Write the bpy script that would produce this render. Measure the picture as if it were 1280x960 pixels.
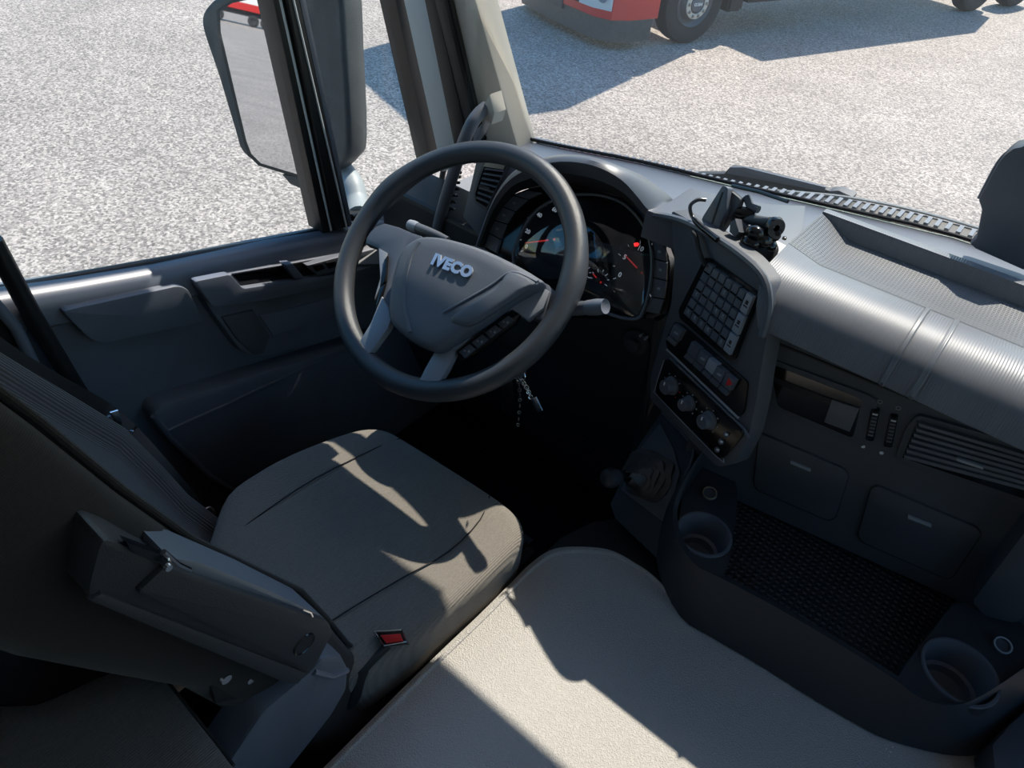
import bpy, bmesh, math, random
from mathutils import Vector, Matrix
random.seed(7)
for o in list(bpy.data.objects): bpy.data.objects.remove(o)
SC = bpy.context.scene
COL = SC.collection
R = math.radians

# ------------------------------------------------------------------ camera
FPX = 887.0
v1 = Vector((919, -689, FPX)).normalized()
v2 = Vector((-1540, -930, FPX)); v2 = (v2 - v1 * v2.dot(v1)).normalized()
RX = -v2; RY = v1; RZ = RX.cross(RY)
CAM = Vector((0, 0, 2.7))
def ray(px, py):
    c = Vector((px - 640, py - 480, FPX))
    return Vector((RX.dot(c), RY.dot(c), RZ.dot(c)))
cam_d = bpy.data.cameras.new('camera'); cam_o = bpy.data.objects.new('camera', cam_d); COL.objects.link(cam_o)
cam_d.sensor_width = 36; cam_d.lens = 36 * FPX / 1280; cam_d.clip_start = .02; cam_d.clip_end = 400
xa = Vector((RX.x, RY.x, RZ.x)); ya = -Vector((RX.y, RY.y, RZ.y)); za = -Vector((RX.z, RY.z, RZ.z))
M = Matrix((xa, ya, za)).transposed().to_4x4(); M.translation = CAM
cam_o.matrix_world = M
SC.camera = cam_o

# ------------------------------------------------------------------ light
SUN_EL, SUN_AZ = 53, -3          # azimuth from straight ahead, positive to the right
w = bpy.data.worlds.new('sky'); SC.world = w; w.use_nodes = True
nt = w.node_tree; nt.nodes.clear()
sky = nt.nodes.new('ShaderNodeTexSky'); sky.sky_type = 'NISHITA'; sky.sun_disc = False
sky.sun_elevation = R(SUN_EL); sky.sun_rotation = R(SUN_AZ); sky.air_density = 1.6; sky.dust_density = 1.0; sky.ozone_density = 2.0
bg = nt.nodes.new('ShaderNodeBackground'); bg.inputs[1].default_value = .155
wo = nt.nodes.new('ShaderNodeOutputWorld'); hs = nt.nodes.new('ShaderNodeHueSaturation'); hs.inputs['Saturation'].default_value = 1.5; nt.links.new(sky.outputs[0], hs.inputs['Color']); nt.links.new(hs.outputs[0], bg.inputs[0]); nt.links.new(bg.outputs[0], wo.inputs[0])
sl = bpy.data.lights.new('sun', 'SUN'); sl.energy = 5.0; sl.angle = R(.55); sl.color = (1, .91, .80)
so = bpy.data.objects.new('sun', sl); COL.objects.link(so); so.location = (0, 8, 12)
sd = Vector((math.sin(R(SUN_AZ)) * math.cos(R(SUN_EL)), math.cos(R(SUN_AZ)) * math.cos(R(SUN_EL)), math.sin(R(SUN_EL))))
so.rotation_euler = sd.to_track_quat('Z', 'Y').to_euler()
vs = SC.view_settings; vs.view_transform = 'Standard'; vs.look = 'None'; vs.gamma = 1; vs.use_curve_mapping = False; vs.exposure = 0.6

# ------------------------------------------------------------------ planes
class PL:
    def __init__(s, p, n):
        s.p = Vector(p); s.n = Vector(n).normalized()
        if s.n.dot(CAM - s.p) < 0: s.n = -s.n
    def at(s, px, py, off=0.0):
        d = ray(px, py); p = s.p + s.n * off
        return CAM + d * ((p - CAM).dot(s.n) / d.dot(s.n))
def XP(x): return PL((x, 0, 0), (1, 0, 0))
def YP(y): return PL((0, y, 0), (0, 1, 0))
def ZP(z): return PL((0, 0, z), (0, 0, 1))
def AX(px, py, x): return XP(x).at(px, py)
def AY(px, py, y): return YP(y).at(px, py)
def AZ(px, py, z): return ZP(z).at(px, py)
def through(a, b, c): return PL(a, (b - a).cross(c - a))

# ------------------------------------------------------------------ materials
def mat(name, col, rough=.5, metal=0, bump=None, spec=.5, var=0, vscale=8, emit=None, alpha=None):
    m = bpy.data.materials.new(name); m.use_nodes = True
    n = m.node_tree; b = n.nodes['Principled BSDF']
    b.inputs['Base Color'].default_value = (*col, 1); b.inputs['Roughness'].default_value = rough
    b.inputs['Metallic'].default_value = metal; b.inputs['Specular IOR Level'].default_value = spec
    if emit: b.inputs['Emission Color'].default_value = (*emit[0], 1); b.inputs['Emission Strength'].default_value = emit[1]
    tc = n.nodes.new('ShaderNodeTexCoord')
    if var:
        t = n.nodes.new('ShaderNodeTexNoise'); t.inputs['Scale'].default_value = vscale; t.inputs['Detail'].default_value = 6
        n.links.new(tc.outputs['Object'], t.inputs['Vector'])
        mr = n.nodes.new('ShaderNodeMapRange'); mr.inputs[1].default_value = .3; mr.inputs[2].default_value = .7
        mr.inputs[3].default_value = 1 - var; mr.inputs[4].default_value = 1 + var
        n.links.new(t.outputs[0], mr.inputs[0])
        mx = n.nodes.new('ShaderNodeVectorMath'); mx.operation = 'SCALE'; mx.inputs[0].default_value = col
        n.links.new(mr.outputs[0], mx.inputs['Scale']); n.links.new(mx.outputs[0], b.inputs['Base Color'])
    if bump:
        kind, sc, st = bump[:3]
        bp = n.nodes.new('ShaderNodeBump'); bp.inputs['Strength'].default_value = st; bp.inputs['Distance'].default_value = .001 if len(bump) < 4 else bump[3]
        if kind == 'grain':
            t = n.nodes.new('ShaderNodeTexVoronoi'); t.inputs['Scale'].default_value = sc; n.links.new(tc.outputs['Object'], t.inputs['Vector'])
            n.links.new(t.outputs['Distance'], bp.inputs['Height'])
        elif kind == 'dots':
            t = n.nodes.new('ShaderNodeTexVoronoi'); t.voronoi_dimensions = '2D'; t.inputs['Scale'].default_value = sc; t.inputs['Randomness'].default_value = 0
            n.links.new(tc.outputs['Object'], t.inputs['Vector'])
            mr = n.nodes.new('ShaderNodeMapRange'); mr.inputs[1].default_value = .15; mr.inputs[2].default_value = .38; mr.inputs[3].default_value = 1; mr.inputs[4].default_value = 0
            n.links.new(t.outputs['Distance'], mr.inputs[0]); n.links.new(mr.outputs[0], bp.inputs['Height'])
        else:
            t = n.nodes.new('ShaderNodeTexWave'); t.inputs['Scale'].default_value = sc; t.bands_direction = {'ribx': 'X', 'riby': 'Y', 'ribz': 'Z', 'ribd': 'DIAGONAL'}[kind]
            t.inputs['Distortion'].default_value = .0
            n.links.new(tc.outputs['Object'], t.inputs['Vector']); n.links.new(t.outputs['Fac'], bp.inputs['Height'])
        n.links.new(bp.outputs[0], b.inputs['Normal'])
    return m

plastic = mat('black grained plastic', (.066, .074, .090), .48, bump=('grain', 900, .35), var=.12)
plastic2 = mat('charcoal smooth plastic', (.10, .112, .135), .4, var=.1)
satin = mat('satin grey plastic', (.13, .146, .18), .36)
doorp = mat('door panel plastic', (.115, .13, .158), .45, bump=('grain', 1100, .3), var=.12)
gloss = mat('gloss black plastic', (.008, .008, .009), .12)
softgrip = mat('wheel leatherette', (.05, .056, .066), .36, bump=('grain', 1400, .25))
padm = mat('airbag cover grain', (.10, .118, .15), .42, bump=('grain', 1500, .5))
silver = mat('silver grey trim', (.27, .295, .34), .36)
chrome = mat('chrome', (.75, .76, .78), .15, metal=1)
white = mat('white print', (.75, .77, .8), .5)
backlit = mat('backlit dial print', (.75, .77, .8), .5, emit=((.8, .88, 1), .18))
dimwhite = mat('dim white print', (.3, .32, .35), .6)
red = mat('red plastic', (.62, .02, .02), .4)
redglow = mat('red warning lamp', (.5, .01, .01), .4, emit=((1, .03, .03), 1.6))
needle = mat('red needle', (.75, .03, .03), .4, emit=((1, .05, .05), .25))
roll = mat('ribbed dash skin', (.15, .162, .185), .38, bump=('ribx', 88, .4, .0008), var=.1)
dots = mat('dotted tray mat', (.15, .158, .17), .36, bump=('dots', 190, .9, .0012))
dots2 = mat('studded console mat', (.022, .022, .025), .4, bump=('dots', 90, .9, .002))
tunnelm = mat('grey tunnel carpet vinyl', (.41, .39, .365), .62, bump=('grain', 480, .9, .0015), var=.04, vscale=200)
rubber = mat('black rubber', (.012, .012, .013), .6)
seal = mat('black window seal', (.009, .010, .012), .45)
pillarm = mat('beige grey pillar trim', (.50, .455, .39), .6, bump=('grain', 700, .2))
pillarg = mat('light grey pillar trim', (.50, .55, .57), .55)
floorm = mat('black floor mat', (.008, .008, .009), .9, spec=.1)
darkm = mat('black moulded plastic', (.030, .033, .040), .5, bump=('grain', 800, .3), spec=.4)
steel = mat('worn steel', (.35, .33, .30), .4, metal=1)
mirrorm = mat('mirror glass', (.70, .70, .71), .015, metal=1)
ext = mat('exterior grey plastic', (.045, .05, .055), .55, bump=('grain', 300, .3), var=.2, vscale=20)
extlt = mat('light exterior plastic', (.30, .33, .35), .5)

headliner = mat('pale grey headliner', (.56, .58, .61), .9)
def fabric(name, col, ribdir, sc, st, spec=.15, stain=False):
    m = mat(name, col, .95, bump=(ribdir, sc, st, .0015), spec=spec, var=.10, vscale=300)
    b = m.node_tree.nodes['Principled BSDF']; b.inputs['Sheen Weight'].default_value = .12; b.inputs['Sheen Roughness'].default_value = .5
    return m
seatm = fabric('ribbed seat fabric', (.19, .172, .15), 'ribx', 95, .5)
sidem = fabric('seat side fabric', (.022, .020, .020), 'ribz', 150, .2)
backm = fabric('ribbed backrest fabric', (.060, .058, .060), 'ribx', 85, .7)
bunkm = fabric('bunk fabric', (.15, .135, .124), 'ribx', 110, .5)

def glass_mat(name, tint, haze, ior=1.35):
    m = bpy.data.materials.new(name); m.use_nodes = True; n = m.node_tree; n.nodes.clear()
    tr = n.nodes.new('ShaderNodeBsdfTransparent'); tr.inputs[0].default_value = (*tint, 1)
    gl = n.nodes.new('ShaderNodeBsdfGlossy'); gl.inputs['Roughness'].default_value = .02
    lw = n.nodes.new('ShaderNodeLayerWeight'); lw.inputs[0].default_value = .5; r0 = ((ior - 1) / (ior + 1)) ** 2
    pw = n.nodes.new('ShaderNodeMath'); pw.operation = 'POWER'; n.links.new(lw.outputs['Facing'], pw.inputs[0]); pw.inputs[1].default_value = 5
    fr = n.nodes.new('ShaderNodeMath'); fr.operation = 'MULTIPLY_ADD'; n.links.new(pw.outputs[0], fr.inputs[0]); fr.inputs[1].default_value = 1 - r0; fr.inputs[2].default_value = r0
    mx = n.nodes.new('ShaderNodeMixShader'); n.links.new(fr.outputs[0], mx.inputs[0]); n.links.new(tr.outputs[0], mx.inputs[1]); n.links.new(gl.outputs[0], mx.inputs[2])
    out = n.nodes.new('ShaderNodeOutputMaterial')
    if haze:
        td = n.nodes.new('ShaderNodeBsdfTranslucent'); td.inputs[0].default_value = (.8, .85, .92, 1)
        m2 = n.nodes.new('ShaderNodeMixShader')
        ns = n.nodes.new('ShaderNodeTexNoise'); ns.inputs['Scale'].default_value = 3.0; tc = n.nodes.new('ShaderNodeTexCoord'); n.links.new(tc.outputs['Object'], ns.inputs['Vector'])
        mr = n.nodes.new('ShaderNodeMapRange'); mr.inputs[3].default_value = haze * .6; mr.inputs[4].default_value = haze * 1.4; n.links.new(ns.outputs[0], mr.inputs[0])
        n.links.new(mr.outputs[0], m2.inputs[0]); n.links.new(mx.outputs[0], m2.inputs[1]); n.links.new(td.outputs[0], m2.inputs[2]); n.links.new(m2.outputs[0], out.inputs[0])
    else:
        n.links.new(mx.outputs[0], out.inputs[0])
    return m
windm = glass_mat('dusty windscreen glass', (.97, .985, .98), .010)
sideg = glass_mat('side window glass', (.95, .975, .97), .006)
lensm = glass_mat('instrument lens', (.9, .93, .95), .0, 1.9)

def asphalt_mat():
    m = bpy.data.materials.new('pale speckled asphalt'); m.use_nodes = True; n = m.node_tree; b = n.nodes['Principled BSDF']
    tc = n.nodes.new('ShaderNodeTexCoord')
    v = n.nodes.new('ShaderNodeTexVoronoi'); v.inputs['Scale'].default_value = 52
    n1 = n.nodes.new('ShaderNodeTexNoise'); n1.inputs['Scale'].default_value = 48; n1.inputs['Detail'].default_value = 5; n1.inputs['Roughness'].default_value = .7
    n2 = n.nodes.new('ShaderNodeTexNoise'); n2.inputs['Scale'].default_value = .9; n2.inputs['Detail'].default_value = 4
    for t in (v, n1, n2): n.links.new(tc.outputs['Object'], t.inputs['Vector'])
    sep = n.nodes.new('ShaderNodeSeparateColor'); n.links.new(v.outputs['Color'], sep.inputs[0])
    a = n.nodes.new('ShaderNodeMath'); a.operation = 'MULTIPLY_ADD'; n.links.new(sep.outputs[0], a.inputs[0]); a.inputs[1].default_value = .45; n.links.new(n1.outputs[0], a.inputs[2])
    cr = n.nodes.new('ShaderNodeValToRGB'); n.links.new(a.outputs[0], cr.inputs[0])
    e = cr.color_ramp.elements; e[0].position = .38; e[0].color = (.08, .07, .063, 1); e[1].position = 1.0; e[1].color = (.53, .462, .405, 1)
    k = e.new(.68); k.color = (.255, .220, .195, 1)
    mr = n.nodes.new('ShaderNodeMapRange'); mr.inputs[1].default_value = .3; mr.inputs[2].default_value = .7; mr.inputs[3].default_value = .88; mr.inputs[4].default_value = 1.1; n.links.new(n2.outputs[0], mr.inputs[0])
    mx = n.nodes.new('ShaderNodeVectorMath'); mx.operation = 'SCALE'; n.links.new(cr.outputs[0], mx.inputs[0]); n.links.new(mr.outputs[0], mx.inputs['Scale'])
    n.links.new(mx.outputs[0], b.inputs['Base Color']); b.inputs['Roughness'].default_value = .8
    bp = n.nodes.new('ShaderNodeBump'); bp.inputs['Distance'].default_value = .006; bp.inputs['Strength'].default_value = .5
    n.links.new(a.outputs[0], bp.inputs['Height']); n.links.new(bp.outputs[0], b.inputs['Normal'])
    return m

# ------------------------------------------------------------------ object helpers
def world_loc(o):
    v = Vector((0, 0, 0))
    while o is not None: v += o.location; o = o.parent
    return v
def tag(o, label=None, cat=None, group=None, kind=None):
    if label: o['label'] = label
    if cat: o['category'] = cat
    if group: o['group'] = group
    if kind: o['kind'] = kind
    return o
def empty(name, loc, label, cat, group=None):
    o = bpy.data.objects.new(name, None); COL.objects.link(o); o.location = loc; o.empty_display_size = .02
    return tag(o, label, cat, group)
def link(name, bm, m, parent=None, smooth=False, origin=None, recalc=True):
    me = bpy.data.meshes.new(name)
    off = world_loc(parent) if parent else (Vector(origin) if origin is not None else Vector((0, 0, 0)))
    if parent is None and origin is None and len(bm.verts):
        xs = [v.co for v in bm.verts]
        off = Vector((sum(v.x for v in xs) / len(xs), sum(v.y for v in xs) / len(xs), min(v.z for v in xs)))
    bmesh.ops.translate(bm, verts=bm.verts, vec=-off)
    if recalc: bmesh.ops.recalc_face_normals(bm, faces=bm.faces)
    if smooth:
        for f in bm.faces: f.smooth = True
        if smooth != 'all':
            for e in bm.edges:
                if len(e.link_faces) == 2 and e.calc_face_angle(0) > R(38): e.smooth = False
    bm.to_mesh(me); bm.free()
    me.materials.append(m)
    o = bpy.data.objects.new(name, me); COL.objects.link(o)
    if parent: o.parent = parent
    else: o.location = off
    return o
def prism(bm, top, depth_vec, bev=0, segs=2):
    vs = [bm.verts.new(p) for p in top]
    f = bm.faces.new(vs)
    r = bmesh.ops.extrude_face_region(bm, geom=[f])
    nv = [g for g in r['geom'] if isinstance(g, bmesh.types.BMVert)]
    bmesh.ops.translate(bm, verts=nv, vec=depth_vec)
    if bev:
        es = list({e for v in vs for e in v.link_edges if e.other_vert(v) in vs})
        try: bmesh.ops.bevel(bm, geom=es, offset=bev, segments=segs, profile=.6, affect='EDGES', clamp_overlap=True)
        except Exception: pass
def smoothpoly(pts, sub=4, closed=True):
    n = len(pts); out = []
    rng = range(n) if closed else range(n - 1)
    for i in rng:
        if closed: a, b, c, d = pts[(i - 1) % n], pts[i], pts[(i + 1) % n], pts[(i + 2) % n]
        else: a, b, c, d = pts[max(i - 1, 0)], pts[i], pts[i + 1], pts[min(i + 2, n - 1)]
        for k in range(sub):
            t = k / sub
            out.append(.5 * ((2 * b) + (c - a) * t + (2 * a - 5 * b + 4 * c - d) * t * t + (3 * b - a - 3 * c + d) * t ** 3))
    if not closed: out.append(pts[-1])
    return out
def roundpoly(pts, r, seg=4):
    """cut each corner of a 3-D polygon to an arc of about radius r"""
    n = len(pts); out = []
    for i in range(n):
        p = pts[i]; a = pts[i - 1] - p; b = pts[(i + 1) % n] - p
        k = min(r, a.length * .48, b.length * .48); A = p + a.normalized() * k; B = p + b.normalized() * k
        for s in range(seg + 1):
            t = s / seg; out.append((1 - t) ** 2 * A + 2 * t * (1 - t) * p + t * t * B)
    return out
def plate(name, pxs, pl, h0, h1, m, parent=None, bev=0, smooth_sub=0, rnd=0, segs=2):
    pts = [pl.at(x, y, h1) for x, y in pxs]
    if smooth_sub: pts = smoothpoly(pts, smooth_sub)
    if rnd: pts = roundpoly(pts, rnd)
    bm = bmesh.new(); prism(bm, pts, -pl.n * (h1 - h0), bev, segs)
    return link(name, bm, m, parent, smooth=bool(smooth_sub or rnd or bev))
def addbox(bm, c, s, rot=None, bev=0):
    r = bmesh.ops.create_cube(bm, size=1); vs = r['verts']
    bmesh.ops.scale(bm, vec=s, verts=vs)
    if bev: 
        es = list({e for v in vs for e in v.link_edges}); rr = bmesh.ops.bevel(bm, geom=es, offset=bev, segments=2, affect='EDGES'); vs = list({v for v in rr['verts']} | {v for v in vs if v.is_valid})
    if rot is not None: bmesh.ops.rotate(bm, cent=(0, 0, 0), matrix=rot, verts=vs)
    bmesh.ops.translate(bm, vec=c, verts=vs)
def box(name, c, s, m, parent=None, rot=None, bev=0):
    bm = bmesh.new(); addbox(bm, c, s, rot, bev); return link(name, bm, m, parent, smooth=bool(bev))
def addtube(bm, pts, r, seg=10, closed=False, flat=1.0, upv=None):
    n = len(pts); rings = []
    rr = r if isinstance(r, (list, tuple)) else [r] * n
    prev = None
    for i, p in enumerate(pts):
        if closed: t = (pts[(i + 1) % n] - pts[i - 1]).normalized()
        else: t = (pts[min(i + 1, n - 1)] - pts[max(i - 1, 0)]).normalized()
        if prev is None:
            a = upv if upv is not None else (Vector((0, 0, 1)) if abs(t.z) < .9 else Vector((1, 0, 0)))
        else: a = prev
        a = (a - t * a.dot(t)).normalized(); prev = a; b = t.cross(a)
        rings.append([bm.verts.new(p + rr[i] * (math.cos(2 * math.pi * k / seg) * a * flat + math.sin(2 * math.pi * k / seg) * b)) for k in range(seg)])
    m = n if closed else n - 1
    for i in range(m):
        A, B = rings[i], rings[(i + 1) % n]
        for k in range(seg): bm.faces.new((A[k], A[(k + 1) % seg], B[(k + 1) % seg], B[k]))
    if not closed: bm.faces.new(rings[0]); bm.faces.new(rings[-1])
def tube(name, pts, r, m, parent=None, seg=10, closed=False, sub=0, flat=1.0, upv=None):
    if sub: pts = smoothpoly(pts, sub, closed)
    bm = bmesh.new(); addtube(bm, pts, r, seg, closed, flat, upv); return link(name, bm, m, parent, smooth=True)
def addlathe(bm, c, axis, prof, seg=32):
    """prof = [(radius, height along axis)]"""
    ax = Vector(axis).normalized(); a = ax.orthogonal().normalized(); b = ax.cross(a); rings = []
    for r, h in prof:
        if r < 1e-6: rings.append([bm.verts.new(c + ax * h)])
        else: rings.append([bm.verts.new(c + ax * h + r * (math.cos(2 * math.pi * k / seg) * a + math.sin(2 * math.pi * k / seg) * b)) for k in range(seg)])
    for A, B in zip(rings, rings[1:]):
        for k in range(seg):
            k2 = (k + 1) % seg
            if len(A) == 1 and len(B) == 1: continue
            if len(A) == 1: bm.faces.new((A[0], B[k], B[k2]))
            elif len(B) == 1: bm.faces.new((A[k], A[k2], B[0]))
            else: bm.faces.new((A[k], A[k2], B[k2], B[k]))
def lathe(name, c, axis, prof, m, parent=None, seg=32):
    bm = bmesh.new(); addlathe(bm, Vector(c), axis, prof, seg); return link(name, bm, m, parent, smooth=True)
def addgrid(bm, rows, closed_u=False):
    V = [[bm.verts.new(p) for p in r] for r in rows]
    for i in range(len(V) - 1):
        n = len(V[i])
        for k in range(n if closed_u else n - 1): bm.faces.new((V[i][k], V[i][(k + 1) % n], V[i + 1][(k + 1) % n], V[i + 1][k]))
    return V
def loft(name, rows, m, parent=None, closed_u=False, caps=False, smooth=True):
    bm = bmesh.new(); V = addgrid(bm, rows, closed_u)
    if caps: bm.faces.new(V[0]); bm.faces.new(V[-1])
    if not closed_u:
        bmesh.ops.recalc_face_normals(bm, faces=bm.faces)
        if sum(f.normal.dot(CAM - f.calc_center_median()) * f.calc_area() for f in bm.faces) < 0: bmesh.ops.reverse_faces(bm, faces=bm.faces)
        return link(name, bm, m, parent, smooth=smooth, recalc=False)
    return link(name, bm, m, parent, smooth=smooth)
def pad(name, outline, n, prof, m, parent=None, cen=None):
    """cushion: rings of the outline scaled about the centroid; prof = [(scale, height)]"""
    n = Vector(n); c = cen or sum(outline, Vector((0, 0, 0))) / len(outline)
    rows = [[c + (p - c) * s + n * h for p in outline] for s, h in prof]
    bm = bmesh.new(); V = addgrid(bm, rows, True); bm.faces.new(V[0])
    cv = bm.verts.new(c + n * prof[-1][1]); k = len(V[-1])
    for i in range(k): bm.faces.new((V[-1][i], V[-1][(i + 1) % k], cv))
    return link(name, bm, m, parent, smooth='all')
def words(name, s, p, right, up, size, m, parent=None, depth=.0006, bold=0.0, center=True, space=1.0):
    cu = bpy.data.curves.new(name, 'FONT'); cu.body = s; cu.size = size; cu.extrude = depth; cu.offset = bold
    if center: cu.align_x = 'CENTER'; cu.align_y = 'CENTER'
    cu.resolution_u = 3; cu.space_character = space
    t = bpy.data.objects.new('tmp', cu); COL.objects.link(t)
    dg = bpy.context.evaluated_depsgraph_get(); me = bpy.data.meshes.new_from_object(t.evaluated_get(dg)); bpy.data.objects.remove(t)
    r = right.normalized(); n = r.cross(up).normalized(); u = n.cross(r)
    mm = Matrix((r, u, n)).transposed().to_4x4(); mm.translation = p - (world_loc(parent) if parent else Vector((0, 0, 0)))
    me.transform(mm); me.materials.clear(); me.materials.append(m)
    o = bpy.data.objects.new(name, me); COL.objects.link(o)
    if parent: o.parent = parent
    return o
def lerp(a, b, t): return a + (b - a) * t

# ================================================================== SETTING
bm = bmesh.new(); bmesh.ops.create_grid(bm, x_segments=1, y_segments=1, size=260)
g = link('ground', bm, asphalt_mat(), origin=(0, 0, 0)); tag(g, kind='structure')
XD, ZS, ZT = -1.15, 1.72, 1.66         # door face, seat top, tunnel top
def struct(o): return tag(o, kind='structure')
struct(box('floor', (0, .2, 1.17), (2.36, 2.2, .06), floorm))
struct(box('ceiling', (0, .17, 3.03), (2.36, 2.14, .05), headliner))
struct(box('wall_rear', (0, -.84, 2.1), (2.36, .05, 1.85), headliner))
struct(box('wall_front', (.05, 1.30, 1.55), (1.95, .05, .90), darkm))
struct(box('wall_front_left', (-1.05, 1.23, 1.49), (.26, .04, .62), darkm))
# passenger side wall round its window
struct(box('wall_right', (1.19, .15, 1.58), (.05, 1.95, .80), doorp))
struct(box('trim_1', (1.19, -.42, 2.49), (.05, .8, 1.03), pillarg))
struct(box('trim_2', (1.19, 1.12, 2.49), (.06, .12, 1.03), pillarg))
# windscreen
base = [Vector(p) for p in ((-.97, 1.10, 2.09), (-.905, 1.17, 2.10), (-.80, 1.20, 2.105), (-.62, 1.235, 2.12), (-.445, 1.262, 2.13), (-.25, 1.30, 2.14), (-.066, 1.33, 2.15), (.2, 1.34, 2.15), (.45, 1.30, 2.14), (.7, 1.24, 2.12), (.95, 1.12, 2.10))]
rows = [[p + Vector((-p.x * .04 * t, -.10 * t, .86 * t)) for p in base] for t in (0, .25, .5, .75, 1)]
bm = bmesh.new(); V = addgrid(bm, rows)
o = link('window_1', bm, windm, smooth=True); struct(o)
md = o.modifiers.new('thickness', 'SOLIDIFY'); md.thickness = .005
# roof header above the windscreen and an added outer slab, unseen, that shades the tunnel
top = rows[-1]
struct(tube('trim_3', top, .05, pillarg, seg=8))
vz = 2.86; vy = .372 + (vz - ZT) / math.tan(R(SUN_EL))
struct(box('wall_front_header', (0, 1.2, 2.96), (2.2, .16, .16), pillarg))
box_v = box('outer_shade_slab', (0, vy + .02 - .08, vz + .03), (2.1, .2, .03), ext, bev=.008)
tag(box_v, 'added unseen dark slab over the windscreen top that shades the tunnel', 'shade slab')

dvz = 2.78; dvy = .455 + (dvz - ZS) / math.tan(R(SUN_EL))
bv = box('inner_shade_slab', (-.76, dvy - .01, dvz + .05), (.62, .02, .10), sidem, bev=.008)  # added above the view to cast the shade across the driver seat
tag(bv, 'added unseen dark slab above the steering wheel that shades the seat', 'shade slab')
# ---- driver's door (left wall)
door = empty('driver_door', (XD, .4, 1.2), 'black plastic driver door trim below the left side window', 'door'); 
tag(door, kind='structure'); del door['category']; door.name = 'door_1'
P = XP(XD)
poly = [(-60, 384), (60, 364), (200, 338), (330, 311), (440, 290), (520, 268), (600, 245)]
pts = [P.at(*q) for q in poly]; pts += [Vector((XD, pts[-1].y, 1.2)), Vector((XD, pts[0].y - .1, 1.2)), Vector((XD, pts[0].y - .1, pts[0].z))]
bm = bmesh.new(); prism(bm, pts, Vector((-.05, 0, 0))); link('door_skin', bm, doorp, door)
# soft roll along the sill
sp = [P.at(*q) for q in [(-60, 388), (100, 362), (200, 344), (330, 316), (440, 294), (540, 268), (600, 250)]]
def sillrow(dx, dz): return [p + Vector((dx, 0, dz)) for p in sp]
loft('sill_cap', [sillrow(-.045, .012), sillrow(-.02, .014), sillrow(.0, .010), sillrow(.010, .0), sillrow(.014, -.02), sillrow(.014, -.05), sillrow(.0, -.062), sillrow(-.01, -.062)], satin, door)
tube('seal', [XP(XD - .03).at(*q) for q in [(-60, 372), (10, 362), (100, 346), (210, 326), (330, 305), (418, 287)]], .010, seal, door)
tube('seal', [XP(XD - .045).at(*q) for q in [(-60, 374), (10, 368), (100, 353), (210, 334), (330, 312), (425, 294)]], .012, seal, door)
# plates on the door
plate('map_pocket_lid', [(77, 389), (224, 357), (236, 362), (254, 398), (250, 404), (128, 430), (112, 424)], P, .014, .030, doorp, door, bev=.005, rnd=.012)
plate('armrest_console', [(243, 352), (290, 343), (440, 318), (505, 302), (540, 330), (520, 380), (432, 420), (330, 446), (315, 446), (300, 438), (262, 386)], P, .0, .030, doorp, door, bev=.006, rnd=.015)
plate('armrest_top', [(243, 352), (288, 343), (304, 361), (400, 346), (440, 340), (500, 322), (505, 330), (440, 352), (330, 376), (266, 384)], P, .030, .046, satin, door, bev=.006, rnd=.008)
plate('grip_recess', [(290, 343), (362, 331), (432, 318), (440, 338), (372, 350), (304, 358)], P, .028, .032, gloss, door, bev=.002)
plate('recess_divider', [(356, 331), (366, 330), (380, 346), (370, 349)], P, .03, .05, satin, door, bev=.003)
plate('window_switch_panel', [(384, 332), (436, 318), (446, 332), (398, 345)], P, .030, .046, plastic2, door, bev=.003)
for k in range(3):
    a = 392 + k * 16
    plate('window_switch', [(a, 333 - k * 4), (a + 11, 330 - k * 4), (a + 15, 336 - k * 4), (a + 4, 340 - k * 4)], P, .045, .052, gloss, door, bev=.002)
plate('pull_cup', [(325, 395), (352, 389), (415, 372), (432, 376), (432, 390), (342, 420)], P, .030, .034, satin, door, bev=.003)
plate('release_flap', [(278, 397), (317, 388), (338, 420), (330, 442), (318, 444), (296, 424)], P, .030, .036, plastic, door, bev=.003)
plate('door_pocket', [(192, 518), (200, 508), (432, 434), (560, 388), (560, 500), (460, 580), (420, 620), (300, 612), (262, 592), (200, 540)], P, .0, .045, doorp, door, bev=.012, rnd=.03)
tube('pocket_rim', [XP(XD + .047).at(*q) for q in [(206, 540), (290, 502), (431, 436), (560, 380)]], .0035, plastic2, door, seg=8)
tube('pocket_edge', [XP(XD + .046).at(*q) for q in [(192, 520), (212, 546), (262, 594), (292, 612)]], .006, plastic2, door, seg=8)
lathe('lock_button', P.at(32, 394), (0, -.1, 1), [(0, 0), (.006, 0), (.005, .012), (.009, .02), (.008, .028), (0, .03)], gloss, door)
struct(door)

# ---- pillars and window frames on the left
def beam(name, pxs, x, dx, m, ybev=0, **k):
    pl = XP(x); bm = bmesh.new(); pts = [pl.at(*q) for q in pxs]; prism(bm, pts, Vector((dx, 0, 0)), ybev); o = link(name, bm, m, smooth=True); return struct(o)
beam('trim_4', [(333, -40), (352, -40), (420, 288), (404, 292)], XD - .01, -.05, seal, .004)       # divider, rear lip
beam('trim_5', [(352, -40), (366, -40), (436, 284), (420, 288)], XD + .004, -.05, seal, .004)
beam('trim_6', [(366, -40), (374, -40), (441, 282), (436, 284)], XD + .0, -.05, satin, .002)
struct(tube('trim_19', [XP(XD + .006).at(*q) for q in [(362, -20), (434, 287)]], .0022, pillarg, seg=6))
struct(tube('trim_20', [XP(XD + .0).at(*q) for q in [(346, -20), (414, 288)]], .0022, pillarg, seg=6))
beam('trim_7', [(486, -40), (498, -40), (556, 205), (540, 212)], XD + .0, -.05, seal, .004)
struct(tube('trim_8', [XP(XD).at(*q) for q in [(440, 272), (470, 265), (505, 254), (535, 240), (552, 225), (556, 205)]], .008, seal))
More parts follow.
